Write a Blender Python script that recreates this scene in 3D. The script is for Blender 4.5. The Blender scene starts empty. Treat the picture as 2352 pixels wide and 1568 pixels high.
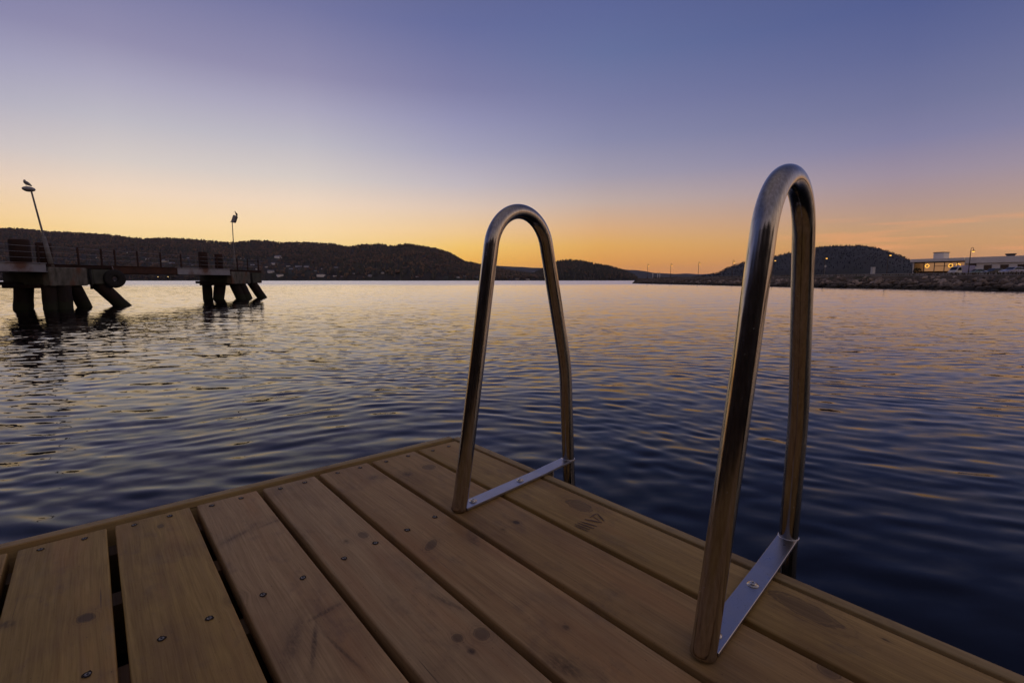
import bpy, math, random
import numpy as np
from mathutils import Vector, Matrix, noise as mnoise

random.seed(11); rng = np.random.default_rng(11)
scene = bpy.context.scene
COL = scene.collection
R = math.radians

# ------------------------------------------------------------------ camera model (deck top is z = 0)
CAM_H = 0.56; FPX = 1136.0; CX, CY, HOR = 1176.0, 784.0, 643.5
PITCH = math.atan((CY - HOR) / FPX)
WATER = -0.54
def ray(x, y):
    a = (x - CX) / FPX; b = (CY - y) / FPX
    return Vector((a, math.cos(PITCH) + b*math.sin(PITCH), -math.sin(PITCH) + b*math.cos(PITCH)))
def at(x, y, Y):                       # world point seen at a photo position, at forward distance Y
    d = ray(x, y); d = d * (Y / d.y); return Vector((d.x, d.y, d.z + CAM_H))
def slope_x(px):                       # X/Y of a photo column along the horizon
    d = ray(px, HOR); return d.x / d.y

cam = bpy.data.cameras.new("camera"); cam_o = bpy.data.objects.new("camera", cam); COL.objects.link(cam_o)
cam.sensor_width = 36.0; cam.lens = FPX / 2352.0 * 36.0
cam.clip_start = 0.05; cam.clip_end = 60000
cam_o.location = (0, 0, CAM_H); cam_o.rotation_euler = (math.pi/2 - PITCH, 0, 0)
scene.camera = cam_o

# ------------------------------------------------------------------ small helpers
def lin(r, g, b):
    def c(v):
        v /= 255.0
        return v/12.92 if v <= 0.04045 else ((v + 0.055)/1.055)**2.4
    return (c(r), c(g), c(b), 1.0)

class MB:
    """collects shapes and links them as ONE mesh object"""
    def __init__(s): s.v = []; s.f = []; s.m = []; s.sm = []
    def add(s, vs, fs, mat=0, smooth=False):
        o = len(s.v); s.v += [tuple(v) for v in vs]
        for f in fs: s.f.append(tuple(i + o for i in f)); s.m.append(mat); s.sm.append(smooth)
    def box(s, c, d, rot=0.0, mat=0, M=None):
        x, y, z = d[0]/2, d[1]/2, d[2]/2
        vs = [Vector((sx*x, sy*y, sz*z)) for sz in (-1, 1) for sy in (-1, 1) for sx in (-1, 1)]
        m = Matrix.Translation(Vector(c)) @ (M if M else Matrix.Rotation(rot, 4, 'Z'))
        s.add([m @ v for v in vs], [(0,2,3,1),(4,5,7,6),(0,1,5,4),(2,6,7,3),(0,4,6,2),(1,3,7,5)], mat)
    def bbox(s, c, d, b=0.01, rot=0.0, mat=0):       # box with chamfered edges
        x, y, z = d[0]/2, d[1]/2, d[2]/2
        b = min(b, x*.9, y*.9, z*.9)
        rings = []
        for zz, ins in ((-z, b), (-z+b, 0), (z-b, 0), (z, b)):
            X, Y = x-ins, y-ins
            rings.append([(-X+b*(ins==0), -Y, zz), (X-b*(ins==0), -Y, zz), (X, -Y+b*(ins==0), zz), (X, Y-b*(ins==0), zz),
                          (X-b*(ins==0), Y, zz), (-X+b*(ins==0), Y, zz), (-X, Y-b*(ins==0), zz), (-X, -Y+b*(ins==0), zz)])
        vs = [Vector(p) for r in rings for p in r]
        m = Matrix.Translation(Vector(c)) @ Matrix.Rotation(rot, 4, 'Z')
        fs = [tuple(range(7, -1, -1)), tuple(range(24, 32))]
        for k in range(3):
            for i in range(8):
                j = (i+1) % 8; fs.append((k*8+i, k*8+j, k*8+8+j, k*8+8+i))
        s.add([m @ v for v in vs], fs, mat)
    def tube(s, pts, rad, seg=12, mat=0, cap=True, smooth=True):
        pts = [Vector(p) for p in pts]; n = len(pts)
        rads = rad if isinstance(rad, (list, tuple)) else [rad]*n
        vs = []; up = None
        for i, p in enumerate(pts):
            t = (pts[min(i+1, n-1)] - pts[max(i-1, 0)]).normalized()
            if up is None:
                up = Vector((0,0,1)) if abs(t.z) < .9 else Vector((1,0,0))
            u = (up - t*up.dot(t)).normalized(); w = t.cross(u); up = u
            for k in range(seg):
                a = 2*math.pi*k/seg; vs.append(p + (u*math.cos(a) + w*math.sin(a))*rads[i])
        fs = []
        for i in range(n-1):
            for k in range(seg):
                j = (k+1) % seg; fs.append((i*seg+k, i*seg+j, (i+1)*seg+j, (i+1)*seg+k))
        s.add(vs, fs, mat, smooth)
        if cap:
            o = len(s.v) - len(vs)
            s.f.append(tuple(o + k for k in range(seg-1, -1, -1))); s.m.append(mat); s.sm.append(False)
            s.f.append(tuple(o + (n-1)*seg + k for k in range(seg))); s.m.append(mat); s.sm.append(False)
    def lathe(s, prof, M=Matrix(), seg=20, mat=0, smooth=True):     # prof: (r, z)
        vs = [M @ Vector((r*math.cos(2*math.pi*k/seg), r*math.sin(2*math.pi*k/seg), z)) for r, z in prof for k in range(seg)]
        fs = [(i*seg+k, i*seg+(k+1) % seg, (i+1)*seg+(k+1) % seg, (i+1)*seg+k) for i in range(len(prof)-1) for k in range(seg)]
        fs += [tuple(range(seg-1, -1, -1)), tuple((len(prof)-1)*seg + k for k in range(seg))]
        s.add(vs, fs, mat, smooth)
    def ball(s, c, d, seg=12, rings=8, mat=0, M=None):
        prof = []
        vs = []
        for i in range(rings+1):
            a = math.pi*i/rings
            for k in range(seg):
                b = 2*math.pi*k/seg
                vs.append(Vector((d[0]*math.sin(a)*math.cos(b), d[1]*math.sin(a)*math.sin(b), d[2]*math.cos(a))))
        T = Matrix.Translation(Vector(c)) @ (M if M else Matrix())
        fs = [(i*seg+k, (i+1)*seg+k, (i+1)*seg+(k+1) % seg, i*seg+(k+1) % seg) for i in range(rings) for k in range(seg)]
        s.add([T @ v for v in vs], fs, mat, True)
    def extr(s, poly, d0, d1, M=Matrix(), mat=0):    # polygon in local (x,z), extruded along local y
        n = len(poly)
        vs = [M @ Vector((x, d0, z)) for x, z in poly] + [M @ Vector((x, d1, z)) for x, z in poly]
        fs = [tuple(range(n)), tuple(range(2*n-1, n-1, -1))] + [(i, i+n, (i+1) % n + n, (i+1) % n) for i in range(n)]
        s.add(vs, fs, mat)
    def mesh(s, name):
        me = bpy.data.meshes.new(name); me.from_pydata(s.v, [], s.f)
        me.polygons.foreach_set("material_index", s.m); me.polygons.foreach_set("use_smooth", s.sm); me.update()
        return me
    def build(s, name, mats, parent=None, loc=None):
        o = bpy.data.objects.new(name, s.mesh(name)); COL.objects.link(o)
        for m in (mats if isinstance(mats, (list, tuple)) else [mats]): o.data.materials.append(m)
        if parent: o.parent = parent
        if loc is not None: o.location = loc
        return o

def np_mesh(name, verts, faces, mat, smooth=True):
    me = bpy.data.meshes.new(name); nv = len(verts); faces = np.asarray(faces, dtype=np.int32); nf, k = faces.shape
    me.vertices.add(nv); me.vertices.foreach_set("co", np.asarray(verts, dtype=np.float32).ravel())
    me.loops.add(nf*k); me.loops.foreach_set("vertex_index", faces.ravel())
    me.polygons.add(nf); me.polygons.foreach_set("loop_start", np.arange(nf, dtype=np.int32)*k)
    me.polygons.foreach_set("use_smooth", np.full(nf, smooth, dtype=bool))
    me.update(calc_edges=True); me.validate()
    me.materials.append(mat)
    o = bpy.data.objects.new(name, me); COL.objects.link(o)
    return o

def tag(o, label=None, cat=None, group=None, kind=None):
    if label: o["label"] = label
    if cat: o["category"] = cat
    if group: o["group"] = group
    if kind: o["kind"] = kind
    return o
def empty(name, loc=(0,0,0), rz=0.0):
    o = bpy.data.objects.new(name, None); COL.objects.link(o); o.location = loc; o.rotation_euler = (0,0,rz); o.empty_display_size = .2
    return o
def copy_tree(o, parent=None):
    c = o.copy(); COL.objects.link(c); c.parent = parent
    for ch in list(o.children): copy_tree(ch, c)
    return c

# ------------------------------------------------------------------ materials
class NT:
    def __init__(s, nt): s.t = nt; s.n = nt.nodes; s.l = nt.links
    def new(s, typ, **kw):
        nd = s.n.new(typ)
        for k, v in kw.items(): setattr(nd, k, v)
        return nd
    def put(s, sock, v):
        if hasattr(v, "is_output"): s.l.new(v, sock)
        else: sock.default_value = v
    def math(s, op, a, b=None, c=None, clamp=False):
        nd = s.new("ShaderNodeMath", operation=op, use_clamp=clamp); s.put(nd.inputs[0], a)
        if b is not None: s.put(nd.inputs[1], b)
        if c is not None: s.put(nd.inputs[2], c)
        return nd.outputs[0]
    def vmath(s, op, a, b=None, out=0):
        nd = s.new("ShaderNodeVectorMath", operation=op); s.put(nd.inputs[0], a)
        if b is not None:
            s.put(nd.inputs[3] if op == "SCALE" else nd.inputs[1], b)
        return nd.outputs[out]
    def ramp(s, fac, stops, interp="LINEAR"):
        nd = s.new("ShaderNodeValToRGB"); cr = nd.color_ramp; cr.interpolation = interp
        while len(cr.elements) < len(stops): cr.elements.new(0.5)
        for e, (p, c) in zip(cr.elements, stops): e.position = p
        for e, (p, c) in zip(cr.elements, stops):
            e.color = c if len(c) == 4 else (*c, 1)
        s.put(nd.inputs[0], fac); return nd.outputs[0]
    def mix(s, fac, a, b, blend="MIX"):
        nd = s.new("ShaderNodeMix", data_type="RGBA", blend_type=blend)
        s.put(nd.inputs[0], fac); s.put(nd.inputs[6], a); s.put(nd.inputs[7], b); return nd.outputs[2]
    def noise(s, vec, scale, detail=2.0, rough=.5, dist=0.0, color=False):
        nd = s.new("ShaderNodeTexNoise"); s.put(nd.inputs["Vector"], vec)
        nd.inputs["Scale"].default_value = scale; nd.inputs["Detail"].default_value = detail
        nd.inputs["Roughness"].default_value = rough; nd.inputs["Distortion"].default_value = dist
        return nd.outputs["Color" if color else "Fac"]
    def mapr(s, v, a, b, c=0.0, d=1.0, smooth=False):
        nd = s.new("ShaderNodeMapRange", interpolation_type="SMOOTHSTEP" if smooth else "LINEAR"); s.put(nd.inputs[0], v)
        for i, q in enumerate((a, b, c, d)): nd.inputs[i+1].default_value = q
        return nd.outputs[0]
    def mapping(s, vec, scale=(1,1,1), loc=(0,0,0)):
        nd = s.new("ShaderNodeMapping"); s.put(nd.inputs[0], vec); nd.inputs["Scale"].default_value = scale; nd.inputs["Location"].default_value = loc
        return nd.outputs[0]
    def sep(s, vec):
        nd = s.new("ShaderNodeSeparateXYZ"); s.put(nd.inputs[0], vec); return nd.outputs
    def comb(s, x, y, z):
        nd = s.new("ShaderNodeCombineXYZ")
        for i, q in enumerate((x, y, z)): s.put(nd.inputs[i], q)
        return nd.outputs[0]

def mat_base(name, color=(.5,.5,.5,1), rough=.6, metal=0.0, spec=.5):
    m = bpy.data.materials.new(name); m.use_nodes = True
    t = NT(m.node_tree); b = m.node_tree.nodes["Principled BSDF"]
    b.inputs["Base Color"].default_value = color; b.inputs["Roughness"].default_value = rough
    b.inputs["Metallic"].default_value = metal; b.inputs["Specular IOR Level"].default_value = spec
    return m, t, b
def mat_noise(name, c0, c1, scale=8.0, rough=.7, metal=0.0, detail=6.0, bump=0.0, stretch=(1,1,1), lo=.35, hi=.65, spec=.4, c2=None):
    """two colours (and patches of a third) mixed by noise in object space"""
    m, t, b = mat_base(name, c0, rough, metal, spec)
    co = t.mapping(t.new("ShaderNodeTexCoord").outputs["Object"], stretch)
    f = t.noise(co, scale, detail, .6)
    c = t.ramp(f, [(lo, c0), (hi, c1)])
    if c2:
        g = t.noise(t.mapping(co, (1,1,1), (7.3, 2.1, 4.4)), scale*.45, 5.0, .6)
        c = t.mix(t.mapr(g, .52, .66), c, c2)
    t.l.new(c, b.inputs["Base Color"])
    if bump:
        bp = t.new("ShaderNodeBump"); bp.inputs["Strength"].default_value = .6; bp.inputs["Distance"].default_value = bump
        t.l.new(f, bp.inputs["Height"]); t.l.new(bp.outputs[0], b.inputs["Normal"])
    return m
def mat_emit(name, color, strength):
    m, t, b = mat_base(name, (.1,.08,.05,1), .5)
    b.inputs["Emission Color"].default_value = color; b.inputs["Emission Strength"].default_value = strength
    return m

def rgb(r, g, b): return (r, g, b, 1)

# ------------------------------------------------------------------ sky: clear evening sky after sunset, warm at one bearing, brightened behind and overhead as fill
SUN_AZ = -30.0                         # bearing of the afterglow, degrees from +Y towards +X
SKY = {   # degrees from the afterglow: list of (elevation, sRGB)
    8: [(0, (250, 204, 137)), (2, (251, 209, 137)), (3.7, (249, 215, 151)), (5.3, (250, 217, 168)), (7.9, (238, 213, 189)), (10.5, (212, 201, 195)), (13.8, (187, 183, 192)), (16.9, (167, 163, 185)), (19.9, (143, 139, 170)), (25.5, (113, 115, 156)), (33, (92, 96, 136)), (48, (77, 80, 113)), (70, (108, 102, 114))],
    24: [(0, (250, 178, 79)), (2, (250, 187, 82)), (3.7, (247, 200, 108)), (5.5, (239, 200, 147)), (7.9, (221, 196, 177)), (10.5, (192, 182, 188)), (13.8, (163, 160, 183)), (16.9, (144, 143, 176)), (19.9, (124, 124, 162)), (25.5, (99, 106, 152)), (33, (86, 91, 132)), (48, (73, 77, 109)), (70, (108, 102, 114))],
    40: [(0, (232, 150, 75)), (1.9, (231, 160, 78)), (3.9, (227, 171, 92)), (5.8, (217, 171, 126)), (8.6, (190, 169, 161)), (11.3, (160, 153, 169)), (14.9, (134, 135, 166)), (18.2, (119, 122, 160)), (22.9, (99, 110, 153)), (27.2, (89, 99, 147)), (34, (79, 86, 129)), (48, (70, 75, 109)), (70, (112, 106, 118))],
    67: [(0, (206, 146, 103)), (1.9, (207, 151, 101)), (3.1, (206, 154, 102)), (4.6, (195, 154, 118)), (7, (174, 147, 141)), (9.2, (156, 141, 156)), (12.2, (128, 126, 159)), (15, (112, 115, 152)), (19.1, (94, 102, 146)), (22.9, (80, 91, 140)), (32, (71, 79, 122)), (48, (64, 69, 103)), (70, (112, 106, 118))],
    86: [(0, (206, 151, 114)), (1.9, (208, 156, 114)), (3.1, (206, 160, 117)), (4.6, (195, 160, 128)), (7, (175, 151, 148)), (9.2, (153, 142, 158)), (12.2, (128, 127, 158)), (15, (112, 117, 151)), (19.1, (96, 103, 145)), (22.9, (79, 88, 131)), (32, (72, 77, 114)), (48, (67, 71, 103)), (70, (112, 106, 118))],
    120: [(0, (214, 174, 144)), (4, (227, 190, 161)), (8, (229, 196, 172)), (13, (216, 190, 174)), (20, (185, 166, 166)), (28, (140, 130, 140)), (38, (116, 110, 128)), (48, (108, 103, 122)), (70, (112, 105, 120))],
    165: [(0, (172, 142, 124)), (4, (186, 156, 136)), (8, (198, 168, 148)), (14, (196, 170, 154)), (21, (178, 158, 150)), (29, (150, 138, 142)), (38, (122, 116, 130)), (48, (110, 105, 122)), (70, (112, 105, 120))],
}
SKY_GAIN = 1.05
def build_world():
    w = bpy.data.worlds.new("World"); scene.world = w; w.use_nodes = True
    t = NT(w.node_tree); t.n.clear()
    d = t.vmath("NORMALIZE", t.new("ShaderNodeTexCoord").outputs["Generated"])
    sx, sy, sz = t.sep(d)
    el = t.math("MULTIPLY", t.math("ARCSINE", sz), 180/math.pi)
    fac = t.math("DIVIDE", el, 70.0, clamp=True)
    flat = t.vmath("NORMALIZE", t.comb(sx, sy, 0.0))
    a = R(SUN_AZ)
    dl = t.math("MULTIPLY", t.math("ARCCOSINE", t.vmath("DOT_PRODUCT", flat, (math.sin(a), math.cos(a), 0), out=1)), 180/math.pi)
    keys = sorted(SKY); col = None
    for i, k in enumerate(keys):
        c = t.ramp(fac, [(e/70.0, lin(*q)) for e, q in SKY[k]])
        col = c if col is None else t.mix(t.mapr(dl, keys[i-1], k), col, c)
    # faint streaks of thin cloud low over the far shore on the right
    az = t.math("MULTIPLY", t.math("ARCTAN2", sx, sy), 180/math.pi)
    n = t.noise(t.comb(t.math("MULTIPLY", az, .10), t.math("MULTIPLY", el, 1.1), 0.0), 1.0, 5.0, .55)
    msk = t.math("MULTIPLY", t.mapr(n, .47, .68, 0, 1, True), t.math("MULTIPLY", t.mapr(el, .3, 1.8, 0, 1, True), t.mapr(el, 7.0, 3.4, 0, 1, True)))
    msk = t.math("MULTIPLY", msk, t.mapr(az, 20, 38, .06, .62, True))
    col = t.mix(msk, col, lin(238, 164, 112))
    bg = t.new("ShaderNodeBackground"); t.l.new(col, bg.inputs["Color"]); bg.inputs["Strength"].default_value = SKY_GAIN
    sky = t.new("ShaderNodeTexSky", sky_type="NISHITA"); sky.sun_disc = False
    sky.sun_elevation = R(-3.0); sky.sun_rotation = R(SUN_AZ); sky.altitude = 10
    b2 = t.new("ShaderNodeBackground"); t.l.new(sky.outputs[0], b2.inputs["Color"]); b2.inputs["Strength"].default_value = 0.05
    ad = t.new("ShaderNodeAddShader"); t.l.new(bg.outputs[0], ad.inputs[0]); t.l.new(b2.outputs[0], ad.inputs[1])
    out = t.new("ShaderNodeOutputWorld"); t.l.new(ad.outputs[0], out.inputs["Surface"])
build_world()
# the sun is already below the ridge; a weak broad lamp from its bearing
sl = bpy.data.lights.new("sun", "SUN"); sl.energy = 0.05; sl.angle = R(1.5); sl.color = (1.0, .62, .32)
so = bpy.data.objects.new("sun", sl); COL.objects.link(so)
so.rotation_euler = Vector((-math.sin(R(SUN_AZ))*math.cos(R(1)), -math.cos(R(SUN_AZ))*math.cos(R(1)), -math.sin(R(1)))).to_track_quat('-Z', 'Y').to_euler()

# ------------------------------------------------------------------ shared materials
M = {}
M['steel'] = None
def steel_mat():
    m, t, b = mat_base("brushed_steel", rgb(.5,.47,.44), .16, 1.0)
    co = t.new("ShaderNodeTexCoord").outputs["Object"]
    n = t.noise(t.mapping(co, (1,1,1)), 38.0, 4.0, .6)
    s = t.noise(t.mapping(co, (260,260,3)), 1.0, 3.0, .6)
    r = t.math("ADD", t.mapr(n, .3, .75, .14, .19), t.mapr(s, .3, .7, -.01, .02))
    sp = t.noise(t.mapping(co, (1,1,.6)), 240.0, 3.0, .6)
    r = t.math("ADD", r, t.mapr(sp, .66, .72, 0, .10))
    t.l.new(r, b.inputs["Roughness"])
    t.l.new(t.mix(t.mapr(s, .35, .65), rgb(.36,.32,.28), rgb(.50,.46,.42)), b.inputs["Base Color"])
    bp = t.new("ShaderNodeBump"); bp.inputs["Strength"].default_value = .06; bp.inputs["Distance"].default_value = .0004
    t.l.new(s, bp.inputs["Height"]); t.l.new(bp.outputs[0], b.inputs["Normal"])
    return m
M['steel'] = steel_mat()
def plate_mat():
    m, t, b = mat_base("satin_steel_plate", rgb(.62,.62,.64), .34, 1.0)
    co = t.new("ShaderNodeTexCoord").outputs["Object"]
    n = t.noise(co, 60.0, 5.0, .65)
    t.l.new(t.mapr(n, .3, .7, .26, .44), b.inputs["Roughness"])
    sp = t.noise(co, 420.0, 2.0, .5)
    t.l.new(t.mix(t.mapr(sp, .66, .74), rgb(.44,.43,.45), rgb(.2,.19,.19)), b.inputs["Base Color"])
    return m
M['plate'] = plate_mat()
M['bolt'] = mat_noise("bolt_steel", rgb(.62,.60,.56), rgb(.45,.43,.40), 300, .25, 1.0)
M['hole'] = mat_noise("raw_hole", rgb(.018,.011,.007), rgb(.035,.022,.012), 400, .95)
M['screw'] = mat_noise("screw_zinc", rgb(.34,.31,.27), rgb(.08,.07,.06), 420, .42, 1.0)
M['dark'] = mat_noise("dark_socket", rgb(.01,.01,.01), rgb(.02,.02,.02), 200, .8)
M['weld'] = mat_noise("weld_bead", rgb(.75,.73,.70), rgb(.55,.52,.5), 800, .22, 1.0)

KNOTS = [  # v, u, half-size across, half-size along, turn (deg), darkness, ring
    (-.048,1.045,.0105,.0145,15,.75,1), (-.147,1.108,.010,.014,30,.6,0), (.0816,1.342,.006,.010,0,.6,1), (.152,.939,.012,.012,0,.6,0),
    (.205,1.180,.009,.050,-62,.40,0), (.275,1.195,.005,.035,-78,.34,0),
    (.200,.765,.014,.060,-28,.40,0), (.222,.735,.0045,.062,-22,.55,0), (.262,.800,.007,.036,-80,.50,0), (.250,.690,.0035,.062,8,.50,0),
    (.419,1.003,.009,.015,0,.55,1), (.380,1.000,.0075,.011,0,.5,0), (.4334,.585,.011,.014,0,.6,1), (.3988,.602,.0075,.009,0,.6,1), (.399,.565,.006,.008,0,.75,0), (.435,.685,.006,.055,16,.42,0),
    (.578,1.291,.022,.017,-70,.50,0), (.5135,.870,.010,.020,-50,.6,1), (.598,.835,.014,.042,-20,.48,0), (.5465,.509,.0065,.0085,0,.65,0), (.485,.455,.016,.040,10,.5,0),
    (.664,1.252,.016,.022,-20,.55,0), (.7405,1.258,.017,.020,0,.55,1), (.716,.827,.0065,.0085,0,.8,1), (.672,.821,.006,.008,0,.45,0),
    (.893,.790,.020,.036,-4,.5,1), (.893,.276,.020,.052,-6,.5,1), (.909,.163,.003,.006,0,.9,0),
    (.845,1.10,.006,.012,0,.3,0), (.62,.28,.010,.013,0,.6,1), (.77,.20,.010,.014,0,.5,1), (.33,.47,.009,.013,0,.6,1), (.09,.70,.010,.014,0,.5,1),
]
def wood_mat(name, ca, cb, knots, seed, vertical=False, edge=None):
    m, t, b = mat_base(name, ca, .62, 0, .35)
    co = t.new("ShaderNodeTexCoord").outputs["Object"]
    x, y, z = t.sep(co)
    warp = None; dark = None; ringm = None
    for (v, u, rv, ru, rot, dk, ring) in knots:
        mp = t.new("ShaderNodeMapping"); mp.vector_type = "TEXTURE"
        t.put(mp.inputs[0], co); mp.inputs["Location"].default_value = (v, u, 0)
        mp.inputs["Rotation"].default_value = (0, 0, R(rot)); mp.inputs["Scale"].default_value = (rv, ru, 1e3)
        dist = t.vmath("LENGTH", mp.outputs[0], out=1)
        nz = t.noise(t.mapping(co, (90, 40, 60)), 1.0, 3.0, .6)
        dist = t.math("ADD", dist, t.mapr(nz, .3, .7, -.16, .16))
        if ring: k = t.math("MULTIPLY", t.mapr(dist, 1.08, .84, 0, 1, True), min(1.0, dk*1.25))
        else:
            sub = t.noise(t.mapping(co, (210, 70, 90), (v*9, u*9, 0)), 1.0, 4.0, .65)
            k = t.math("MULTIPLY", t.math("MULTIPLY", t.mapr(dist, 1.55, .15, 0, 1, True), t.mapr(sub, .30, .62, .35, 1.0)), min(1.0, dk*1.45))
        if ring:
            rg = t.math("MULTIPLY", t.mapr(t.math("ABSOLUTE", t.math("SUBTRACT", dist, 1.05)), .20, .0, 0, 1, True), .62)
            k = t.math("MAXIMUM", t.math("MULTIPLY", k, .85), rg)
        if ring:
            rr = t.math("MULTIPLY", t.mapr(t.math("SINE", t.math("MULTIPLY", dist, 13.0)), .1, 1.0), t.math("MULTIPLY", t.mapr(dist, 2.9, 1.1, 0, 1, True), .30))
            k = t.math("MAXIMUM", k, rr)
        halo = t.math("MULTIPLY", t.mapr(dist, 2.6, 1.0, 0, 1, True), .14)
        k = t.math("MAXIMUM", k, halo)
        dark = k if dark is None else t.math("MAXIMUM", dark, k)
        if abs(rot) > 5: continue
        w = t.math("MULTIPLY", t.math("EXPONENT", t.math("MULTIPLY", t.math("MULTIPLY", dist, dist), -.35)), t.math("MULTIPLY", t.sep(mp.outputs[0])[0], -rv*.9))
        warp = w if warp is None else t.math("ADD", warp, w)
    xx = t.math("ADD", x, warp) if warp is not None else x
    wob = t.math("MULTIPLY", t.math("SUBTRACT", t.noise(t.mapping(co, (3, 2.2, 3), (seed, 0, 0)), 1.0, 2.0), .5), .020)
    xx = t.math("ADD", xx, wob)
    g = t.comb(xx, y, z)
    fine = t.noise(t.mapping(g, (360, 8, 240), (seed*3.1, seed, 0)), 1.0, 5.0, .72)
    rings = t.noise(t.mapping(g, (70, 1.6, 40), (seed*1.7, seed*2, 0)), 1.0, 3.0, .55, .25)
    blot = t.noise(t.mapping(co, (7, 3.2, 5), (seed*5, seed, 0)), 1.0, 4.0, .6)
    green = t.noise(t.mapping(co, (14, 4.5, 5), (seed*9, seed*2, 3)), 1.0, 4.0, .65)
    c = t.mix(t.mapr(rings, .30, .74), ca, cb)
    c = t.mix(t.math("MULTIPLY", t.mapr(fine, .43, .67), .50), c, t.mix(.5, cb, rgb(.06,.035,.02)))
    c = t.mix(t.math("MULTIPLY", t.mapr(blot, .50, .68), .42), c, rgb(.17,.078,.034))
    ogr = t.noise(t.mapping(co, (11, 1.7, 5), (seed*2.3, seed*4, 7)), 1.0, 4.0, .6)
    c = t.mix(t.math("MULTIPLY", t.mapr(ogr, .52, .70), .45), c, rgb(.46,.215,.066))
    dk2 = t.noise(t.mapping(co, (16, 9, 5), (seed*6.1, seed*3, 1)), 1.0, 5.0, .7)
    c = t.mix(t.math("MULTIPLY", t.mapr(dk2, .55, .72), .42), c, rgb(.12,.075,.055))
    c = t.mix(t.math("MULTIPLY", t.mapr(green, .56, .78), .24), c, rgb(.17,.17,.12))
    spk = t.noise(t.mapping(co, (330, 150, 200), (seed, 0, 0)), 1.0, 2.0, .5)
    c = t.mix(t.math("MULTIPLY", t.mapr(spk, .67, .76), .55), c, rgb(.04,.025,.015))
    crk = t.noise(t.mapping(g, (150, 2.1, 90), (seed*4.3, seed*1.3, 2)), 1.0, 3.0, .6)
    c = t.mix(t.math("MULTIPLY", t.mapr(crk, .705, .735), .75), c, rgb(.045,.028,.016))
    if dark is not None: c = t.mix(dark, c, rgb(.055,.030,.016))
    t.l.new(c, b.inputs["Base Color"])
    t.l.new(t.mapr(fine, .3, .7, .52, .74), b.inputs["Roughness"])
    bp = t.new("ShaderNodeBump"); bp.inputs["Strength"].default_value = .5; bp.inputs["Distance"].default_value = .0012
    t.l.new(t.math("ADD", t.math("MULTIPLY", fine, .6), t.math("MULTIPLY", rings, .5)), bp.inputs["Height"]); t.l.new(bp.outputs[0], b.inputs["Normal"])
    return m

# ------------------------------------------------------------------ the floating deck
DECK_RZ = R(40.366)
def deck_world(v, u, z=0.0):
    return Matrix.Rotation(DECK_RZ, 4, 'Z') @ Vector((v, u, z))
deck = empty("floating_pontoon", (0,0,0), DECK_RZ)
tag(deck, "wooden floating swim deck of brown planks in the foreground", "pontoon")
GAPS = [.945, .784, .6205, .460, .307, .1545, -.006, -.165, -.322, -.480, -.638, -.796] + [-.796-.158*k for k in range(1, 14)]   # centre of the gap on the far side of each plank
WID  = [.014, .0140, .0140, .0145, .0145, .0145, .014, .014, .014, .014, .014, .014] + [.014]*13
U_END, U_BACK = 1.4105, -1.6
TINTS = [((0.561,0.348,0.097),(0.381,0.221,0.055)), ((0.550,0.327,0.108),(0.370,0.211,0.062)), ((0.561,0.343,0.128),(0.404,0.226,0.077)), ((0.561,0.359,0.151),(0.415,0.252,0.099)),
         ((0.561,0.353,0.144),(0.415,0.247,0.094)), ((0.505,0.312,0.072),(0.337,0.193,0.040)), ((0.482,0.301,0.068),(0.314,0.183,0.037)), ((0.494,0.301,0.072),(0.325,0.185,0.040))]
SCREWS = [(-.1212,1.3835),(-.0513,1.3817),(.0355,1.3867),(.1036,1.3871),(.1911,1.3853),(.2566,1.3852),(.3513,1.3826),(.4151,1.3817),(.5117,1.3902),(.5781,1.3871),
          (.661,1.3829),(.738,1.3829),(.8246,1.3756),(.8879,1.3765),(-.0458,.8846),(-.118,.8800),(.0429,.9025),(.1091,.9085),(.1937,.9181),(.2652,.9243),(.351,.9387),
          (.4252,.9526),(.5045,.9586),(.5846,.972)]
def plank_mb(v0, v1, u0, u1, th=.034, r=.0038, seed=0, ztop=0.0):
    """long board with rounded long edges and a slightly uneven outline"""
    mb = MB(); w = v1 - v0; prof = []
    for cx_, cz_, a0 in ((v1-r, ztop-r, 0), (v0+r, ztop-r, 90), (v0+r*.6, ztop-th+r*.6, 180), (v1-r*.6, ztop-th+r*.6, 270)):
        rr = r if a0 < 180 else r*.6
        for k in range(4):
            a = R(a0 + 30*k); prof.append((cx_ + rr*math.cos(a), cz_ + rr*math.sin(a)))
    n = len(prof); N = 60; vs = []
    for i in range(N+1):
        u = u0 + (u1-u0)*i/N
        e = mnoise.noise(Vector((u*5, seed*7.7, 0)))*.0007; e2 = mnoise.noise(Vector((u*5, seed*7.7+3, 5)))*.0007
        dz = mnoise.noise(Vector((u*1.3, seed*3.3, 9)))*.0005
        for (x, z) in prof:
            s = (x - v0)/w; vs.append((x + e*(1-s) + e2*s, u, z + dz*(1 if z > ztop-.01 else .3)))
    fs = [(i*n+k, i*n+(k+1) % n, (i+1)*n+(k+1) % n, (i+1)*n+k) for i in range(N) for k in range(n)]
    fs = [f[::-1] for f in fs]
    mb.add(vs, fs, 0, True)
    mb.add([vs[k] for k in range(n)], [tuple(range(n))]); mb.add([vs[N*n+k] for k in range(n)], [tuple(range(n-1, -1, -1))])
    return mb
planks = []
for i in range(len(GAPS)-1):
    v1 = GAPS[i] - WID[i]/2; v0 = GAPS[i+1] + WID[i+1]/2
    ca, cb = TINTS[min(i, len(TINTS)-1)]
    kn = [k for k in KNOTS if v0 - .01 < k[0] < v1 + .01]
    wm = wood_mat("deck_wood", rgb(*ca), rgb(*cb), kn, i+1.0)
    ue = U_END + random.uniform(-.0025, .002)
    p = plank_mb(v0, v1, U_BACK, ue, seed=i+1).build("plank", wm, deck)
    planks.append((v0, v1, p))
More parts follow.
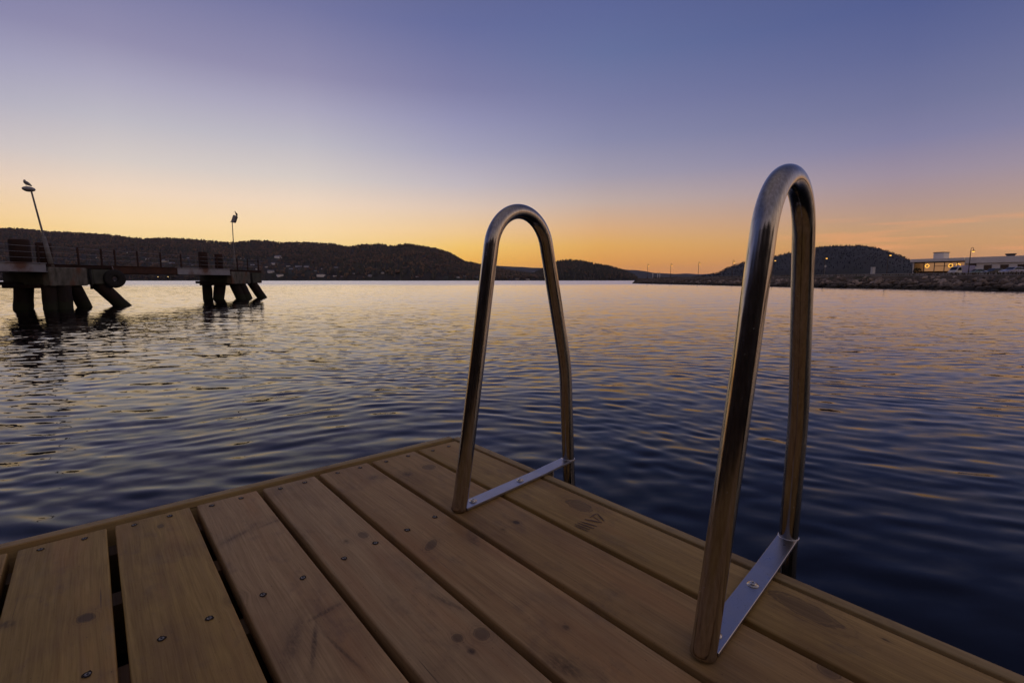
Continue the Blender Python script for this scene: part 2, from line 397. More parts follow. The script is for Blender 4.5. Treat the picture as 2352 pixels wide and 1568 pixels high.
def screw_mb(rnd):
    """countersunk screw head in a torn hole"""
    mb = MB(); n = 18
    def torn(scale, z):
        return [Vector(((math.cos(2*math.pi*k/n))*scale*(1 + rnd.uniform(-.14, .22)), math.sin(2*math.pi*k/n)*scale*(1.15 + rnd.uniform(-.15, .35)), z)) for k in range(n)]
    mb.add(torn(.0058, .0009), [tuple(range(n))], 0)
    prof = [(.0015, .0010), (.0019, .0013), (.0028, .0015), (.0036, .0014), (.0039, .0010)]
    vs = [(r*math.cos(2*math.pi*k/n), r*math.sin(2*math.pi*k/n), z) for r, z in prof for k in range(n)]
    mb.add(vs, [(i*n+k, (i+1)*n+k, (i+1)*n+(k+1) % n, i*n+(k+1) % n) for i in range(4) for k in range(n)], 1, True)
    mb.add([vs[k] for k in range(n)], [tuple(range(n))], 2)
    return mb
rnd = random.Random(4)
for (v, u) in SCREWS:
    for v0, v1, p in planks:
        if v0 < v < v1:
            s = screw_mb(rnd).build("screw", [M['hole'], M['screw'], M['dark']], p, (v, u, 0))
            s.rotation_euler = (0, 0, rnd.uniform(-.5, .5))
# edge boards
tw = wood_mat("edge_wood", rgb(.54,.38,.15), rgb(.40,.26,.09), [], 21.0)
tm = plank_mb(0, .025, -1.6, 1.446, th=.13, r=.003, seed=31).build("edge_board", tw, deck, (.951, 0, -.001))
tw2 = wood_mat("edge_wood", rgb(.53,.38,.155), rgb(.40,.26,.095), [], 23.0)
tm2 = plank_mb(0, .028, -.951, 2.83, th=.13, r=.003, seed=33).build("edge_board", tw2, deck, (0, 1.4185, -.001))
tm2.rotation_euler = (0, 0, R(90)); tm2.location = (0, 1.4465, -.001)
# in the turned board local x runs along -y: put it flush with the outer side
jw = wood_mat("joist_wood", rgb(.22,.14,.05), rgb(.14,.085,.035), [], 27.0)
for u in (1.365, 1.145, .905, .46, .0, -.46, -.92, -1.4):
    mb = MB(); mb.box((-.93, u, -.034-.052), (3.74, .048, .100)); mb.build("joist", jw, deck)
fm = mat_noise("black_plastic", rgb(.012,.012,.013), rgb(.02,.02,.021), 20, .5)
for u in (.66, -.86):
    mb = MB(); mb.bbox((-.93, u, -.37), (3.72, 1.46, .44), .05); mb.build("float", fm, deck)
# the printed arrow mark on the outer board
mk = mat_noise("scuff_mark", rgb(.085,.048,.034), rgb(.20,.125,.08), 260, .8)
mb = MB()
def gd(x, y):
    d = ray(x, y); t = -CAM_H/d.z; p = Matrix.Rotation(-DECK_RZ, 4, 'Z') @ (Vector((d.x*t, d.y*t, 0))); return p
def zz(a, b): return gd((2000 + a*.21259)/1.7415, (1980 + b*.21259)/1.7415)
for (a, b, c, d, w) in ((1590,455,1920,520,.0032),(1830,350,1960,490,.0028),(1820,350,1690,420,.0022),(1515,498,1825,592,.0030),(1455,520,1770,632,.0030),
                        (1410,545,1690,652,.0026),(1400,575,1655,682,.0024),(1740,400,1880,490,.0015)):
    p, q = zz(a, b), zz(c, d); n = Vector((-(q-p).y, (q-p).x, 0)).normalized()*w*.85; up = Vector((0,0,.0012))
    m_ = (p+q)/2
    mb.add([p+n*.4+up, p-n*.4+up, m_-n+up, q-n*.5+up, q+n*.5+up, m_+n+up], [(0,1,2,5),(5,2,3,4)])
mb.build("printed_mark", mk, [p for v0, v1, p in planks if v0 < .85 < v1][0])

# ------------------------------------------------------------------ swim ladder: two arched handrails of steel tube
ladder = empty("swim_ladder", (0,0,0), 0)
tag(ladder, "polished steel swim ladder with two tall arched handrails bolted to the deck edge", "ladder")
TR = .0187
SHAPES = [(.2139, .6255, .1092, .4184, .3090, .4556), (.2165, .6100, .1155, .4300, .2850, .4606)]   # arch centre s, z, radius, kink s, z, lower end s
def rail_profile(shape):
    BS, HH, RAD, BEND, ZB, SEND = shape
    d = math.hypot(BS, HH); n1 = math.atan2(HH, BS) + math.asin(RAD/d) + math.pi/2
    dx, dz = BEND-BS, ZB-HH; n2 = math.atan2(dz, dx) + math.acos(RAD/math.hypot(dx, dz))
    pts = []
    b = (BS + RAD*math.cos(n1), HH + RAD*math.sin(n1))
    for z in (.0, .03, .1, .2, .3, .4, .5): pts.append((b[0]*z/.62, b[1]*z/.62))
    for i in range(33):
        q = n1 + (n2-n1)*i/32; pts.append((BS + RAD*math.cos(q), HH + RAD*math.sin(q)))
    e = pts[-1]
    for k in (.3, .6, .85): pts.append((e[0] + (BEND-e[0])*k, e[1] + (ZB-e[1])*k))
    g = (SEND-BEND)/(ZB+.1)
    p0 = pts[-1]; p2 = (BEND + g*.05, ZB-.05)
    for k in (.2, .4, .6, .8, 1.0):
        pts.append(((1-k)**2*p0[0] + 2*k*(1-k)*BEND + k*k*p2[0], (1-k)**2*p0[1] + 2*k*(1-k)*ZB + k*k*p2[1]))
    for z in (.2, .1, 0, -.2, -.5, -.9, -1.3): pts.append((BEND + g*(ZB-z), z))
    return pts, lambda z: BEND + g*(ZB-z)
def rail_frame(base, ang, lean):
    w = Vector((math.cos(ang), math.sin(ang), 0)); n = Vector((-math.sin(ang), math.cos(ang), 0))
    return lambda s, z, o=0.0: Vector(base) + w*s + n*(lean*max(z, 0) + o) + Vector((0, 0, z))
RAILS = [((-.12919, 1.15286, 0), math.atan2(.72394, .68987) + .0114, -.0126), ((.28754, .68047, 0), math.atan2(.72921, .68429) - .0016, -.0274)]
frames = []
for (base, ang, lean), shape in zip(RAILS, SHAPES):
    PROF, low = rail_profile(shape)
    F = rail_frame(base, ang, lean); frames.append((F, low))
    pts = [F(s, z) for s, z in PROF]
    rads = [TR]*len(pts)
    pts = [F(-.0012, .0004), F(-.0010, .0016), F(-.0007, .0040), F(-.0003, .0075), F(0, .012)] + pts[1:]
    rads = [TR*.78, TR*.92, TR*1.03, TR*1.05, TR] + rads[1:]
    mb = MB(); mb.tube(pts, rads, 40)
    h = mb.build("handrail", M['steel'], ladder)
    # seam weld ring where the rear leg meets the plate
    mbw = MB()
    sr = low(.010)
    ring = [F(sr + (TR+.0008)*math.cos(q), .0118 + .0*q, (TR+.0008)*math.sin(q)) for q in [2*math.pi*k/24 for k in range(25)]]
    mbw.tube(ring, .0012, 6, cap=False); mbw.build("weld_seam", M['weld'], h)
    # mounting plate (lies on the deck, reaches out past the edge)
    mp = MB(); wd = .0190; t0, t1 = .0024, .0084
    S0, S1 = .010, sr + .009
    prof = []
    rows = [(S0, 0), (.30, 0), (.36, .002), (S1, .004)]
    vs = []
    for s, dz in rows:
        b = .0008
        for (o, z) in ((-wd+b, t1), (-wd, t1-b), (-wd, t0), (wd, t0), (wd, t1-b), (wd-b, t1)):
            vs.append(F(s, 0, o) + Vector((0,0,z+dz)))
    fs = []
    for i in range(3):
        for k in range(6): fs.append((i*6+k, (i+1)*6+k, (i+1)*6+(k+1) % 6, i*6+(k+1) % 6))
    fs += [tuple(range(6)), tuple(range(23, 17, -1))]
    mp.add(vs, fs)
    # flange bent down over the edge board
    fl = [F(.352 + ds, 0, o) + Vector((0,0,z)) for z in (.004, -.11) for ds in (0, .006) for o in (-wd*.7, wd*.7)]
    mp.add(fl, [(0,1,3,2),(4,6,7,5),(0,4,5,1),(2,3,7,6),(0,2,6,4),(1,5,7,3)])
    pl = mp.build("mounting_plate", M['plate'], ladder)
    for s in (.046, .222):
        mb = MB(); c = F(s, 0) + Vector((0,0,.0082))
        T = Matrix.Translation(c)
        mb.lathe([(.0098,.0), (.0100,.0006), (.0098,.0016), (.0066,.0019), (.0064,.0024), (.0060,.0042), (.0045,.0054), (.0027,.0057), (.0022,.0036)], T, 28)
        mb.lathe([(.0024,.0037), (.0023,.0046)], T, 6, mat=1, smooth=False)
        mb.build("bolt", [M['bolt'], M['dark']], pl)
FA, FB = frames[0][0], frames[1][0]; lowA, lowB = frames[0][1], frames[1][1]
for z in (-.28, -.55, -.82):
    mb = MB()
    a, b = FA(lowA(z), z), FB(lowB(z), z)
    mid = (a+b)/2; ang = math.atan2((b-a).y, (b-a).x)
    mb.bbox(mid, ((b-a).length-.03, .075, .03), .006, ang); mb.build("step", M['steel'], ladder)

# ------------------------------------------------------------------ water
def water():
    fr = np.linspace(R(-70), R(70), 1080); bk = np.linspace(R(70), R(290), 72)[1:-1]
    ang = np.concatenate([fr, bk]); NA = len(ang)
    r1 = np.geomspace(.7, 140, 1400); r2 = np.geomspace(140, 9000, 60)[1:]
    rad = np.concatenate([r1, r2]); NR = len(rad)
    A, Rr = np.meshgrid(ang, rad)
    X = Rr*np.sin(A); Y = Rr*np.cos(A)
    cell = np.maximum(Rr*(rad[1]/rad[0]-1.0), Rr*(fr[1]-fr[0]))
    Z = np.zeros_like(X)
    # slow warp of the surface coordinates so that the crests wander
    WX = X + .30*np.sin(.9*Y + .6*X + 1.0) + .18*np.sin(1.7*X - 1.1*Y + 2.0)
    WY = Y + .30*np.sin(.8*X - .5*Y + .4) + .16*np.sin(1.5*Y + 1.3*X)
    near = (Rr < 160) & (np.cos(A) > np.cos(R(70.5)))
    xs, ys, cs = WX[near], WY[near], cell[near]
    acc = np.zeros(xs.shape)
    g = np.random.default_rng(5); N = 84
    for i in range(N):
        lam = 0.10*(2.4/.10)**((i+.5)/N) * g.uniform(.94, 1.06)
        th = R(g.normal(-4, 30)) if lam < 1.0 else R(g.normal(6, 22))
        kx, ky = math.sin(th)*2*math.pi/lam, -math.cos(th)*2*math.pi/lam
        pk = math.exp(-(math.log(lam/.21)/.58)**2)
        s = SLOPE*(.13 + pk)
        fade = np.clip((lam/cs - 3.0)/3.0, 0, 1)
        grp = .65 + .55*np.sin(xs*ky*.11 - ys*kx*.11 + i*1.7)*np.sin(ys*.23 + i)
        acc += s*lam/(2*math.pi)*fade*grp*np.sin(kx*xs + ky*ys + g.uniform(0, 6.28))
    Z[near] = acc
    V = np.stack([X, Y, Z + WATER], -1).reshape(-1, 3)
    ii, jj = np.meshgrid(np.arange(NR-1), np.arange(NA), indexing='ij'); j2 = (jj+1) % NA
    F = np.stack([ii*NA+jj, (ii+1)*NA+jj, (ii+1)*NA+j2, ii*NA+j2], -1).reshape(-1, 4)
    F = F[:, ::-1]
    # close the middle with one fan
    m = bpy.data.materials.new("sea_water"); m.use_nodes = True; t = NT(m.node_tree); t.n.clear()
    body = t.new("ShaderNodeBsdfDiffuse"); body.inputs["Color"].default_value = rgb(.0022,.0030,.0050)
    gls = t.new("ShaderNodeBsdfGlossy"); gls.distribution = "MULTI_GGX"; gls.inputs["Color"].default_value = rgb(1,1,1)
    fres = t.new("ShaderNodeFresnel"); fres.inputs["IOR"].default_value = 1.25
    mx = t.new("ShaderNodeMixShader"); t.l.new(fres.outputs[0], mx.inputs[0]); t.l.new(body.outputs[0], mx.inputs[1]); t.l.new(gls.outputs[0], mx.inputs[2])
    t.l.new(mx.outputs[0], t.new("ShaderNodeOutputMaterial").inputs["Surface"])
    geo = t.new("ShaderNodeNewGeometry"); P = geo.outputs["Position"]; Nn = geo.outputs["Normal"]
    px, py, pz = t.sep(P)
    d = t.vmath("LENGTH", t.comb(px, py, 0.0), out=1)
    def slopes(sc, stretch, detail, amp, seed):
        c = t.noise(t.mapping(P, (stretch, 1, 1), (seed, seed*.7, 0)), sc, detail, .55, .35, color=True)
        v = t.vmath("SUBTRACT", c, (.5, .5, .5))
        v = t.vmath("MULTIPLY", v, (1, 1, 0))
        return t.vmath("SCALE", v, amp)
    fine = slopes(9.0, .55, 2.0, t.mapr(d, 2.5, 22, .17, .105), 3.0)
    mid = slopes(2.6, .5, 3.0, t.mapr(d, 5, 34, .06, .13, True), 11.0)
    chop = slopes(4.6, .45, 2.0, t.mapr(d, 2.5, 18, .24, .08), 31.0)
    big = slopes(.55, .45, 3.0, t.mapr(d, 20, 80, .0, .06, True), 23.0)
    # wind-ruffled patches far out
    ruf = t.noise(t.mapping(P, (.006, .02, 1)), 1.0, 3.0, .5)
    far = t.math("MULTIPLY", t.mapr(t.math("ADD", d, t.mapr(ruf, .3, .7, -40, 40)), 95, 150, 0, 1, True), 1.0)
    rough = slopes(1.3, .5, 4.0, t.math("MULTIPLY", far, .34), 41.0)
    tot = t.vmath("ADD", t.vmath("ADD", t.vmath("ADD", fine, chop), mid), t.vmath("ADD", big, rough))
    tot = t.vmath("ADD", tot, t.comb(0.0, t.mapr(d, 3, 30, .0, -.050, True), 0.0))     # normals tilted towards the deck to mirror higher sky and brighten the water
    nn = t.vmath("NORMALIZE", t.vmath("ADD", Nn, tot))
    t.l.new(nn, gls.inputs["Normal"])
    t.l.new(t.math("ADD", t.mapr(d, 5, 70, .015, .05), t.math("MULTIPLY", far, .20)), gls.inputs["Roughness"])
    o = np_mesh("water", V, F, m)
    tag(o, kind="structure")
SLOPE = 0.0155
water()

# ------------------------------------------------------------------ hills across the fjord
def ridge(pts):
    xs = [p[0] for p in pts]; ys = [p[1] for p in pts]
    return lambda px: float(np.interp(px, xs, ys))
def px_of(X, Y): return CX + X/Y*FPX/math.cos(PITCH)*math.cos(PITCH)*1.0
def hill(name, pts, Y0, Y1, shore_px=None, step=4.0, rows=26, power=.75, rough=.10, mat=None, back=600, seed=0, depth_wob=0.0):
    x0, x1 = pts[0][0], pts[-1][0]; f = ridge(pts); n = int((x1-x0)/step)+1
    V = []; rowsT = list(np.linspace(0, 1, rows)) + [1.25, 1.7]
    for i in range(n):
        px = x0 + (x1-x0)*i/(n-1); s = slope_x(px)
        for k, tt in enumerate(rowsT):
            Yr = Y1*(1 + depth_wob*mnoise.noise(Vector((px*.004, seed, 3))))
            zr = (HOR - f(px))/FPX*Yr*math.cos(PITCH) + CAM_H
            if tt <= 1: Y = Y0 + (Yr-Y0)*tt
            else: Y = Yr + back*(tt-1)
            hgt = max(zr - WATER, .2)
            if tt <= 1: z = WATER - 1.0*(tt == 0) + hgt*(tt**power)
            else: z = WATER + hgt*(1-(tt-1)*.6)
            if 0 < tt < 1:
                z += hgt*rough*mnoise.fractal(Vector((s*Y*.0028, Y*.0028, seed)), 1.0, 2.0, 4)*math.sin(math.pi*tt)
                lim = (HOR - f(px))/FPX*Y + CAM_H
                z = min(z, lim*.985)
                z = max(z, WATER + .4)
            V.append((s*Y, Y, z))
    m = len(rowsT)
    F = [(i*m+k, i*m+k+1, (i+1)*m+k+1, (i+1)*m+k) for i in range(n-1) for k in range(m-1)]
    F = [fc[::-1] for fc in F]
    o = np_mesh(name, V, F, mat, True); tag(o, kind="structure")
    return o, np.array(V).reshape(n, m, 3)

def tree_template(kind, r):
    """a few low shapes with ragged outlines: (verts, tri faces)"""
    V = []; F = []
    if kind == 0:     # conifer: three stacked ragged cones
        for (z0, z1, rad) in ((.08, .55, .24), (.32, .80, .18), (.58, 1.0, .11)):
            o = len(V); n = 6
            for k in range(n):
                a = 2*math.pi*k/n + r.uniform(-.2, .2); q = rad*r.uniform(.7, 1.25)
                V.append((q*math.cos(a), q*math.sin(a), z0 + r.uniform(-.04, .05)))
            V.append((r.uniform(-.02,.02), r.uniform(-.02,.02), z1))
            for k in range(n): F.append((o+k, o+(k+1) % n, o+n))
    else:             # broadleaf: clump of small tilted leaf fans round a centre
        for q in range(7):
            a = r.uniform(0, 6.28); rr = r.uniform(.05, .30); zc = r.uniform(.38, .86); c = Vector((rr*math.cos(a), rr*math.sin(a), zc))
            o = len(V); s = r.uniform(.14, .22)
            for dx, dy, dz in ((1,0,-.1),(0,1,.1),(-1,0,0),(0,-1,-.05),(0,0,1),(0,0,-.8)):
                V.append((c.x + dx*s*r.uniform(.7,1.2), c.y + dy*s*r.uniform(.7,1.2), c.z + dz*s*r.uniform(.7,1.1)))
            for fc in ((0,1,4),(1,2,4),(2,3,4),(3,0,4),(1,0,5),(2,1,5),(3,2,5),(0,3,5)): F.append(tuple(o+i for i in fc))
    return np.array(V, dtype=np.float32), np.array(F, dtype=np.int32)
RT = random.Random(77)
TEMPL = [tree_template(0, RT) for _ in range(4)] + [tree_template(1, RT) for _ in range(4)]
def forest_mat(name, pal):
    m, t, b = mat_base(name, pal[0], .9, 0, .1)
    at_ = t.new("ShaderNodeAttribute", attribute_name="tint"); at_.attribute_type = "GEOMETRY"
    n = len(pal); st = [(i/(n-1), c) for i, c in enumerate(pal)]
    c = t.ramp(at_.outputs["Fac"], st, "CONSTANT" if False else "LINEAR")
    t.l.new(c, b.inputs["Base Color"]); return m
def forest(name, grid, count, mat, hmin, hmax, conifer, patches, seed, tmin=.0, ridge_extra=0, autumn=.5, clear=(), shore_extra=0):
    g = np.random.default_rng(seed); n, m, _ = grid.shape; m2 = m-2
    # sample by area
    V = []; F = []; T = []; off = 0
    P = grid[:, :m2]
    ci = g.uniform(0, n-1.001, count+ridge_extra); tk = tmin + (1-tmin)*g.uniform(0, 1, count+ridge_extra)**.8
    tk[count:] = g.uniform(.93, 1.0, ridge_extra)
    tk[:shore_extra] = g.uniform(.0, .09, shore_extra)
    rk = tk*(m2-1.001)
    for a, b_, tt in zip(ci, rk, tk):
        i, k = int(a), int(b_); fa, fb = a-i, b_-k
        p = (P[i,k]*(1-fa)+P[i+1,k]*fa)*(1-fb) + (P[i,k+1]*(1-fa)+P[i+1,k+1]*fa)*fb
        pn = mnoise.fractal(Vector((p[0]*.004, p[1]*.004, seed)), 1.0, 2.0, 3)
        pn2 = mnoise.noise(Vector((p[0]*.0025+9, p[1]*.0025, seed+5)))
        if patches and pn2 > .38 and .15 < tt < .75 and g.uniform() < .7: continue
        pxx = CX + p[0]/p[1]*FPX
        if any(abs(pxx-cx_) < cw and cy_-60 < p[1] < cy_+12 for cx_, cw, cy_ in clear): continue
        con = g.uniform() < conifer + .9*pn
        tv, tf = TEMPL[(0 if con else 4) + g.integers(4)]
        hh = g.uniform(hmin, hmax)*(1.0 if con else .8); ww = hh*(g.uniform(.8,1.15) if con else g.uniform(.85, 1.3))
        ca, sa = math.cos(g.uniform(0, 6.28)), math.sin(g.uniform(0, 6.28))
        q = np.empty_like(tv); q[:,0] = (tv[:,0]*ca - tv[:,1]*sa)*ww + p[0]; q[:,1] = (tv[:,0]*sa + tv[:,1]*ca)*ww + p[1]; q[:,2] = tv[:,2]*hh + p[2] - .5
        V.append(q); F.append(tf+off); off += len(tv)
        tint = g.uniform(0, .38) if con else np.clip(.45 + autumn*pn + g.uniform(-.05, .5), .3, 1)
        T.append(np.full(len(tf), tint, dtype=np.float32))
    o = np_mesh(name, np.concatenate(V), np.concatenate(F), mat, False)
    at_ = o.data.attributes.new("tint", "FLOAT", "FACE"); at_.data.foreach_set("value", np.concatenate(T))
    return o

PAL = [rgb(0.059,0.059,0.054), rgb(0.073,0.076,0.059), rgb(0.105,0.095,0.070), rgb(0.142,0.108,0.081), rgb(0.176,0.121,0.086), rgb(0.243,0.162,0.095)]
M['forest'] = forest_mat("forest_leaves", PAL)
M['hillside'] = mat_noise("hillside_ground", rgb(.030,.030,.018), rgb(.050,.038,.024), .012, .95, detail=8, c2=rgb(.04,.052,.024))
M['bluehill'] = mat_noise("far_ridge", rgb(.018,.024,.018), rgb(.026,.026,.020), .006, .95, detail=8)

LEFT = [(-1500,590),(-1100,560),(-700,575),(-300,556),(-160,540),(-60,531),(0,530),(60,531),(130,538),(200,541),(264,544.6),(308,550.7),(340,554.5),(371,551.7),(410,553),(454,555.5),(511,560),(530,562),(550,561),(588,558),
        (620,559),(651,563),(690,562),(729,562.5),(768,565.4),(805,571.7),(827,568),(850,566.5),(876,566),(905,570.5),(928,565.5),(964,568.5),(1003,575.5),(1032,584),(1051,594.7),(1067,604.5),
        (1091,609),(1110,613),(1140,619),(1180,626),(1225,633),(1262,642)]
o, G1 = hill("hillside", LEFT, 1260, 2350, mat=M['hillside'], rows=34, seed=1, depth_wob=.12)
# ------------------------------------------------------------------ houses on the left hillside
WALLS = [mat_noise("white_boarding", rgb(.88,.86,.85), rgb(.80,.78,.78), 1.2, .7), mat_noise("cream_boarding", rgb(.66,.60,.48), rgb(.56,.50,.40), 1.2, .7),
         mat_noise("grey_boarding", rgb(.36,.35,.36), rgb(.28,.28,.30), 1.2, .7), mat_noise("red_boarding", rgb(.26,.06,.04), rgb(.19,.05,.035), 1.2, .7),
         mat_noise("ochre_boarding", rgb(.45,.30,.12), rgb(.36,.24,.10), 1.2, .7)]
ROOFS = [mat_noise("dark_roof_tiles", rgb(.05,.045,.045), rgb(.08,.07,.065), 2, .7), mat_noise("red_roof_tiles", rgb(.15,.06,.04), rgb(.11,.05,.035), 2, .7), mat_noise("grey_roof", rgb(.30,.30,.33), rgb(.24,.24,.26), 2, .6)]
WINM = mat_noise("dark_window", rgb(.02,.022,.03), rgb(.03,.03,.04), 3, .15)
def house_mesh(w, d, h, rh):
    mb = MB(); mb.box((0,0,h/2-1.5), (w, d, h+3))
    mb.add([(-w/2-.4,-d/2-.5,h-.1),(w/2+.4,-d/2-.5,h-.1),(w/2+.4,0,h+rh),(-w/2-.4,0,h+rh),(-w/2-.4,d/2+.5,h-.1),(w/2+.4,d/2+.5,h-.1)],
           [(0,1,2,3),(3,2,5,4),(0,3,4),(1,5,2)], 1)
    for k in range(max(2, int(w/3.2))):
        x = -w/2 + w*(k+.5)/max(2, int(w/3.2)); mb.box((x, -d/2-.03, h*.55), (1.2, .1, 1.4), mat=2)
    return mb
HOUSES = [ # px, py, width px, wall, roof
 (639,592,13,0,2),(557,594.5,7,0,0),(541,579,6,0,2),(437,596,12,0,2),(382,602,14,1,2),(395,607,12,0,2),(446,611,11,0,0),(603,604,12,0,0),(631,608,13,0,2),(614,613.6,8,0,0),(622,625,12,0,2),(643,632.6,12,0,0),
 (299,582,12,0,0),(686,615.6,13,0,2),(704,614,9,0,2),(713.6,616,7,0,0),(671.6,621,12,2,2),(690,619.5,8,0,0),(772,616.6,9,2,2),(757.6,616,5,0,0),(672.6,631.4,9,0,0),(709.7,631,9,0,1),(737.6,633,15,0,0),(747.8,640,10,0,0),
 (770,634.5,9,0,0),(787,636,6,0,1),(809.7,640,9,2,0),(959,636.5,9,0,1),(1009.5,638.5,5,0,0),(1024,638.5,7,0,0),(1053.5,637,7,0,0),(1068,634.5,7,2,0),(1094,638,9,0,0),
 (229.7,593.6,13,0,0),(205.5,595,8,1,0),(210,610,8,0,0),(225,610,7,0,0),(138,610,9,2,2),(157,610,8,0,2),(198,568,7,2,0),(302,600,8,2,2),(655,640.5,8,0,0),(694,640.5,7,2,0),(830,641,6,3,0),(980,640,6,3,1),(640,601,9,1,1),(592,618,7,0,0),(573,603,8,0,0),(569,621,6,2,0),(868,640.5,7,0,0),(892,638.5,6,1,0),(915,641,8,0,1),(936,639,5,0,0),(850,634,6,2,2),(815,629,6,0,0),(880,628,5,1,2),(726,624,7,0,2),(742,619,6,0,2),(662,612,7,0,0),(580,610,8,0,2),(500,607,9,0,0),(340,596,9,0,0),(355,606,8,2,2),(985,633,5,0,0)]
HOUSES2 = [(1144,629.5,7,0,0),(1155,634.5,6,0,0),(1169,631.5,8,0,0),(1174,637,10,0,2),(1193.5,627.5,10,0,0),(1206,630.5,7,2,2),(1218,631,11,0,0),(1228,626.5,8,2,2),(1243,640,13,0,0),(1212,642,6,0,0),(1132,640,7,0,0),(1188,641,6,1,0),(1237,631,7,0,0)]
def surf_Y(grid, px, py, y_lo, y_hi):
    """distance at which the hillside is seen at this photo position"""
    s = slope_x(px); n, m, _ = grid.shape; sx = grid[:, 0, 0]/grid[:, 0, 1]
    i = int(np.clip(np.searchsorted(sx, s), 1, n-1)); best = None
    for k in range(m-2):
        X, Y, Z = grid[i, k]; yy = HOR - (Z-CAM_H)/Y*FPX
        if yy <= py: return Y, Z
    return y_hi, grid[i, m-3, 2]
WN = ["white", "cream", "grey", "red", "ochre"]; RN = ["dark", "red", "pale"]
def zone(px, py):
    band = "at waterline" if py > 636 else "low on slope" if py > 624 else "halfway uphill" if py > 605 else "high uphill"
    reg = ("behind near pier end" if px < 320 else "behind pier walkway" if px < 470 else "behind far pier head" if px < 615 else "right of far pier head" if px < 700 else
           "under middle of long hill" if px < 850 else "under steep end of hill" if px < 1110 else "inside left handrail arch")
    return band, reg
cnt = {}; placed = []; CLEAR = []
for lst, grid in ((HOUSES, G1), (HOUSES2, G1)):
    for (px, py, w, wl, rf) in sorted(lst, key=lambda q: q[0]):
        Y, Z = surf_Y(grid, px, py+1.5, 1260, 2300)
        p = at(px, py, Y); W = max(9.0, w*Y/FPX*1.05); h = max(3.6, min(6.5, W*.36))
        band, reg = zone(px, py); key = (WN[wl], RN[rf], band, reg); cnt[key] = cnt.get(key, 0)+1
        o = house_mesh(W, W*.7, h, W*.20).build("house", [WALLS[wl], ROOFS[rf], WINM], None, (p.x, p.y, p.z-h*.5)); CLEAR.append((px, w*.5+2.5, Y))
        o.rotation_euler = (0, 0, random.uniform(-.5, .5) - slope_x(px)*.7)
        placed.append((o, key, cnt[key]))
ORD = ["leftmost", "second from left", "third from left", "fourth from left", "fifth from left", "sixth from left", "seventh from left"]
for o, key, i in placed:
    wn, rn, band, reg = key
    first = "" if cnt[key] == 1 else ", " + ORD[i-1]
    tag(o, f"{wn} {rn}-roofed house {band} {reg}{first}", "house", "houses on the far hillside")

tag(forest("forest", G1, 36000, M['forest'], 9, 18, .32, True, 3, tmin=.0, ridge_extra=1500, shore_extra=2600, clear=CLEAR),
    "autumn woodland covering the long left hillside beyond the water", "woodland", kind="stuff")
MIDH = [(1195,642),(1225,634),(1250,622),(1278,606.5),(1306,603),(1335,605.5),(1364,611),(1394,616),(1411,620),(1429,626.5),(1452,635.5),(1464,643)]
o, G2 = hill("headland", MIDH, 1500, 1900, mat=M['hillside'], rows=16, seed=2, power=.6)
tag(forest("forest", G2, 3200, M['forest'], 9, 17, .8, False, 5, ridge_extra=500, autumn=.3),
    "dark spruce wood on the low rounded headland seen right of the left handrail", "woodland", kind="stuff")
FAR1 = [(1040,622),(1091,612),(1140,610.5),(1175,612.5),(1202,613.5),(1218,615),(1247,615.5),(1300,618),(1370,620),(1405,618.5),(1423,617.5),(1442,620),(1460,620.5),(1481,623),(1501,626.8),(1540,628.5),(1620,634),(1700,642)]
o, G3 = hill("far_ridge", FAR1, 4200, 6200, mat=M['bluehill'], rows=14, seed=3, step=5)
FAR2 = [(1400,640),(1470,632),(1543,629.5),(1578,628),(1607,630),(1646,628),(1700,631),(1780,640)]
o, G3b = hill("far_ridge", FAR2, 8000, 10500, mat=M['bluehill'], rows=10, seed=4, step=6)
RIGHT = [(1560,642),(1620,634),(1650,627),(1670,615.8),(1709,603),(1777,589.5),(1816,580.5),(1850,572),(1875,568.5),(1908,566.5),(1940,566),(1969,565.5),(2002,569.5),(2033,578),(2069.5,591.5),(2091,600),(2140,612),(2210,625),(2290,630),(2420,622),(2650,600),(2900,590),(3200,606),(3600,630)]
o, G4 = hill("right_hill", RIGHT, 2400, 3100, mat=M['bluehill'], rows=18, seed=6, power=.6)
tag(forest("forest", G4, 5200, forest_mat("forest_leaves", [rgb(.008,.010,.011), rgb(.010,.013,.012), rgb(.013,.015,.013), rgb(.018,.017,.015)]), 8, 14, .75, False, 8, ridge_extra=900, autumn=.2),
    "dark wooded round hill behind the rock embankment on the right", "woodland", kind="stuff")
# unseen land behind the deck and the rest of the fjord basin
BK = []
def unseen_back_bank():
    V = []; n = 90
    prof = [(10, -1.4), (12, 1.2), (15, 2.2), (21, 6.2), (40, 10), (160, 30), (420, 90), (900, 150), (1600, 120)]
    for i in range(n+1):
        az = R(112 + (292-112)*i/n)
        for k, (r, z) in enumerate(prof):
            rr = r*(1 + .25*mnoise.noise(Vector((i*.12, k*.5, 2)))); zz_ = z*(1 + .5*mnoise.noise(Vector((i*.07, k*.3, 7)))) if k > 2 else z
            b_ = max(0.0, 1-abs(math.degrees(az)-212)/72); zz_ += (b_**.6)*{2: 3.0, 3: 6.5, 4: 8.5, 5: 4.0}.get(k, 0)*(1+.25*mnoise.noise(Vector((i*.6, k, 4))))  # bank built up behind the view so the steel tubes reflect dark
            V.append((rr*math.sin(az), rr*math.cos(az), zz_))
    m = len(prof); F = [(i*m+k, (i+1)*m+k, (i+1)*m+k+1, i*m+k+1) for i in range(n) for k in range(m-1)]
    o = np_mesh("shore", V, F, mat_noise('unseen_dark_bank', rgb(.055,.036,.022), rgb(.028,.022,.014), .6, .95, detail=8), True); tag(o, kind="structure")
unseen_back_bank()

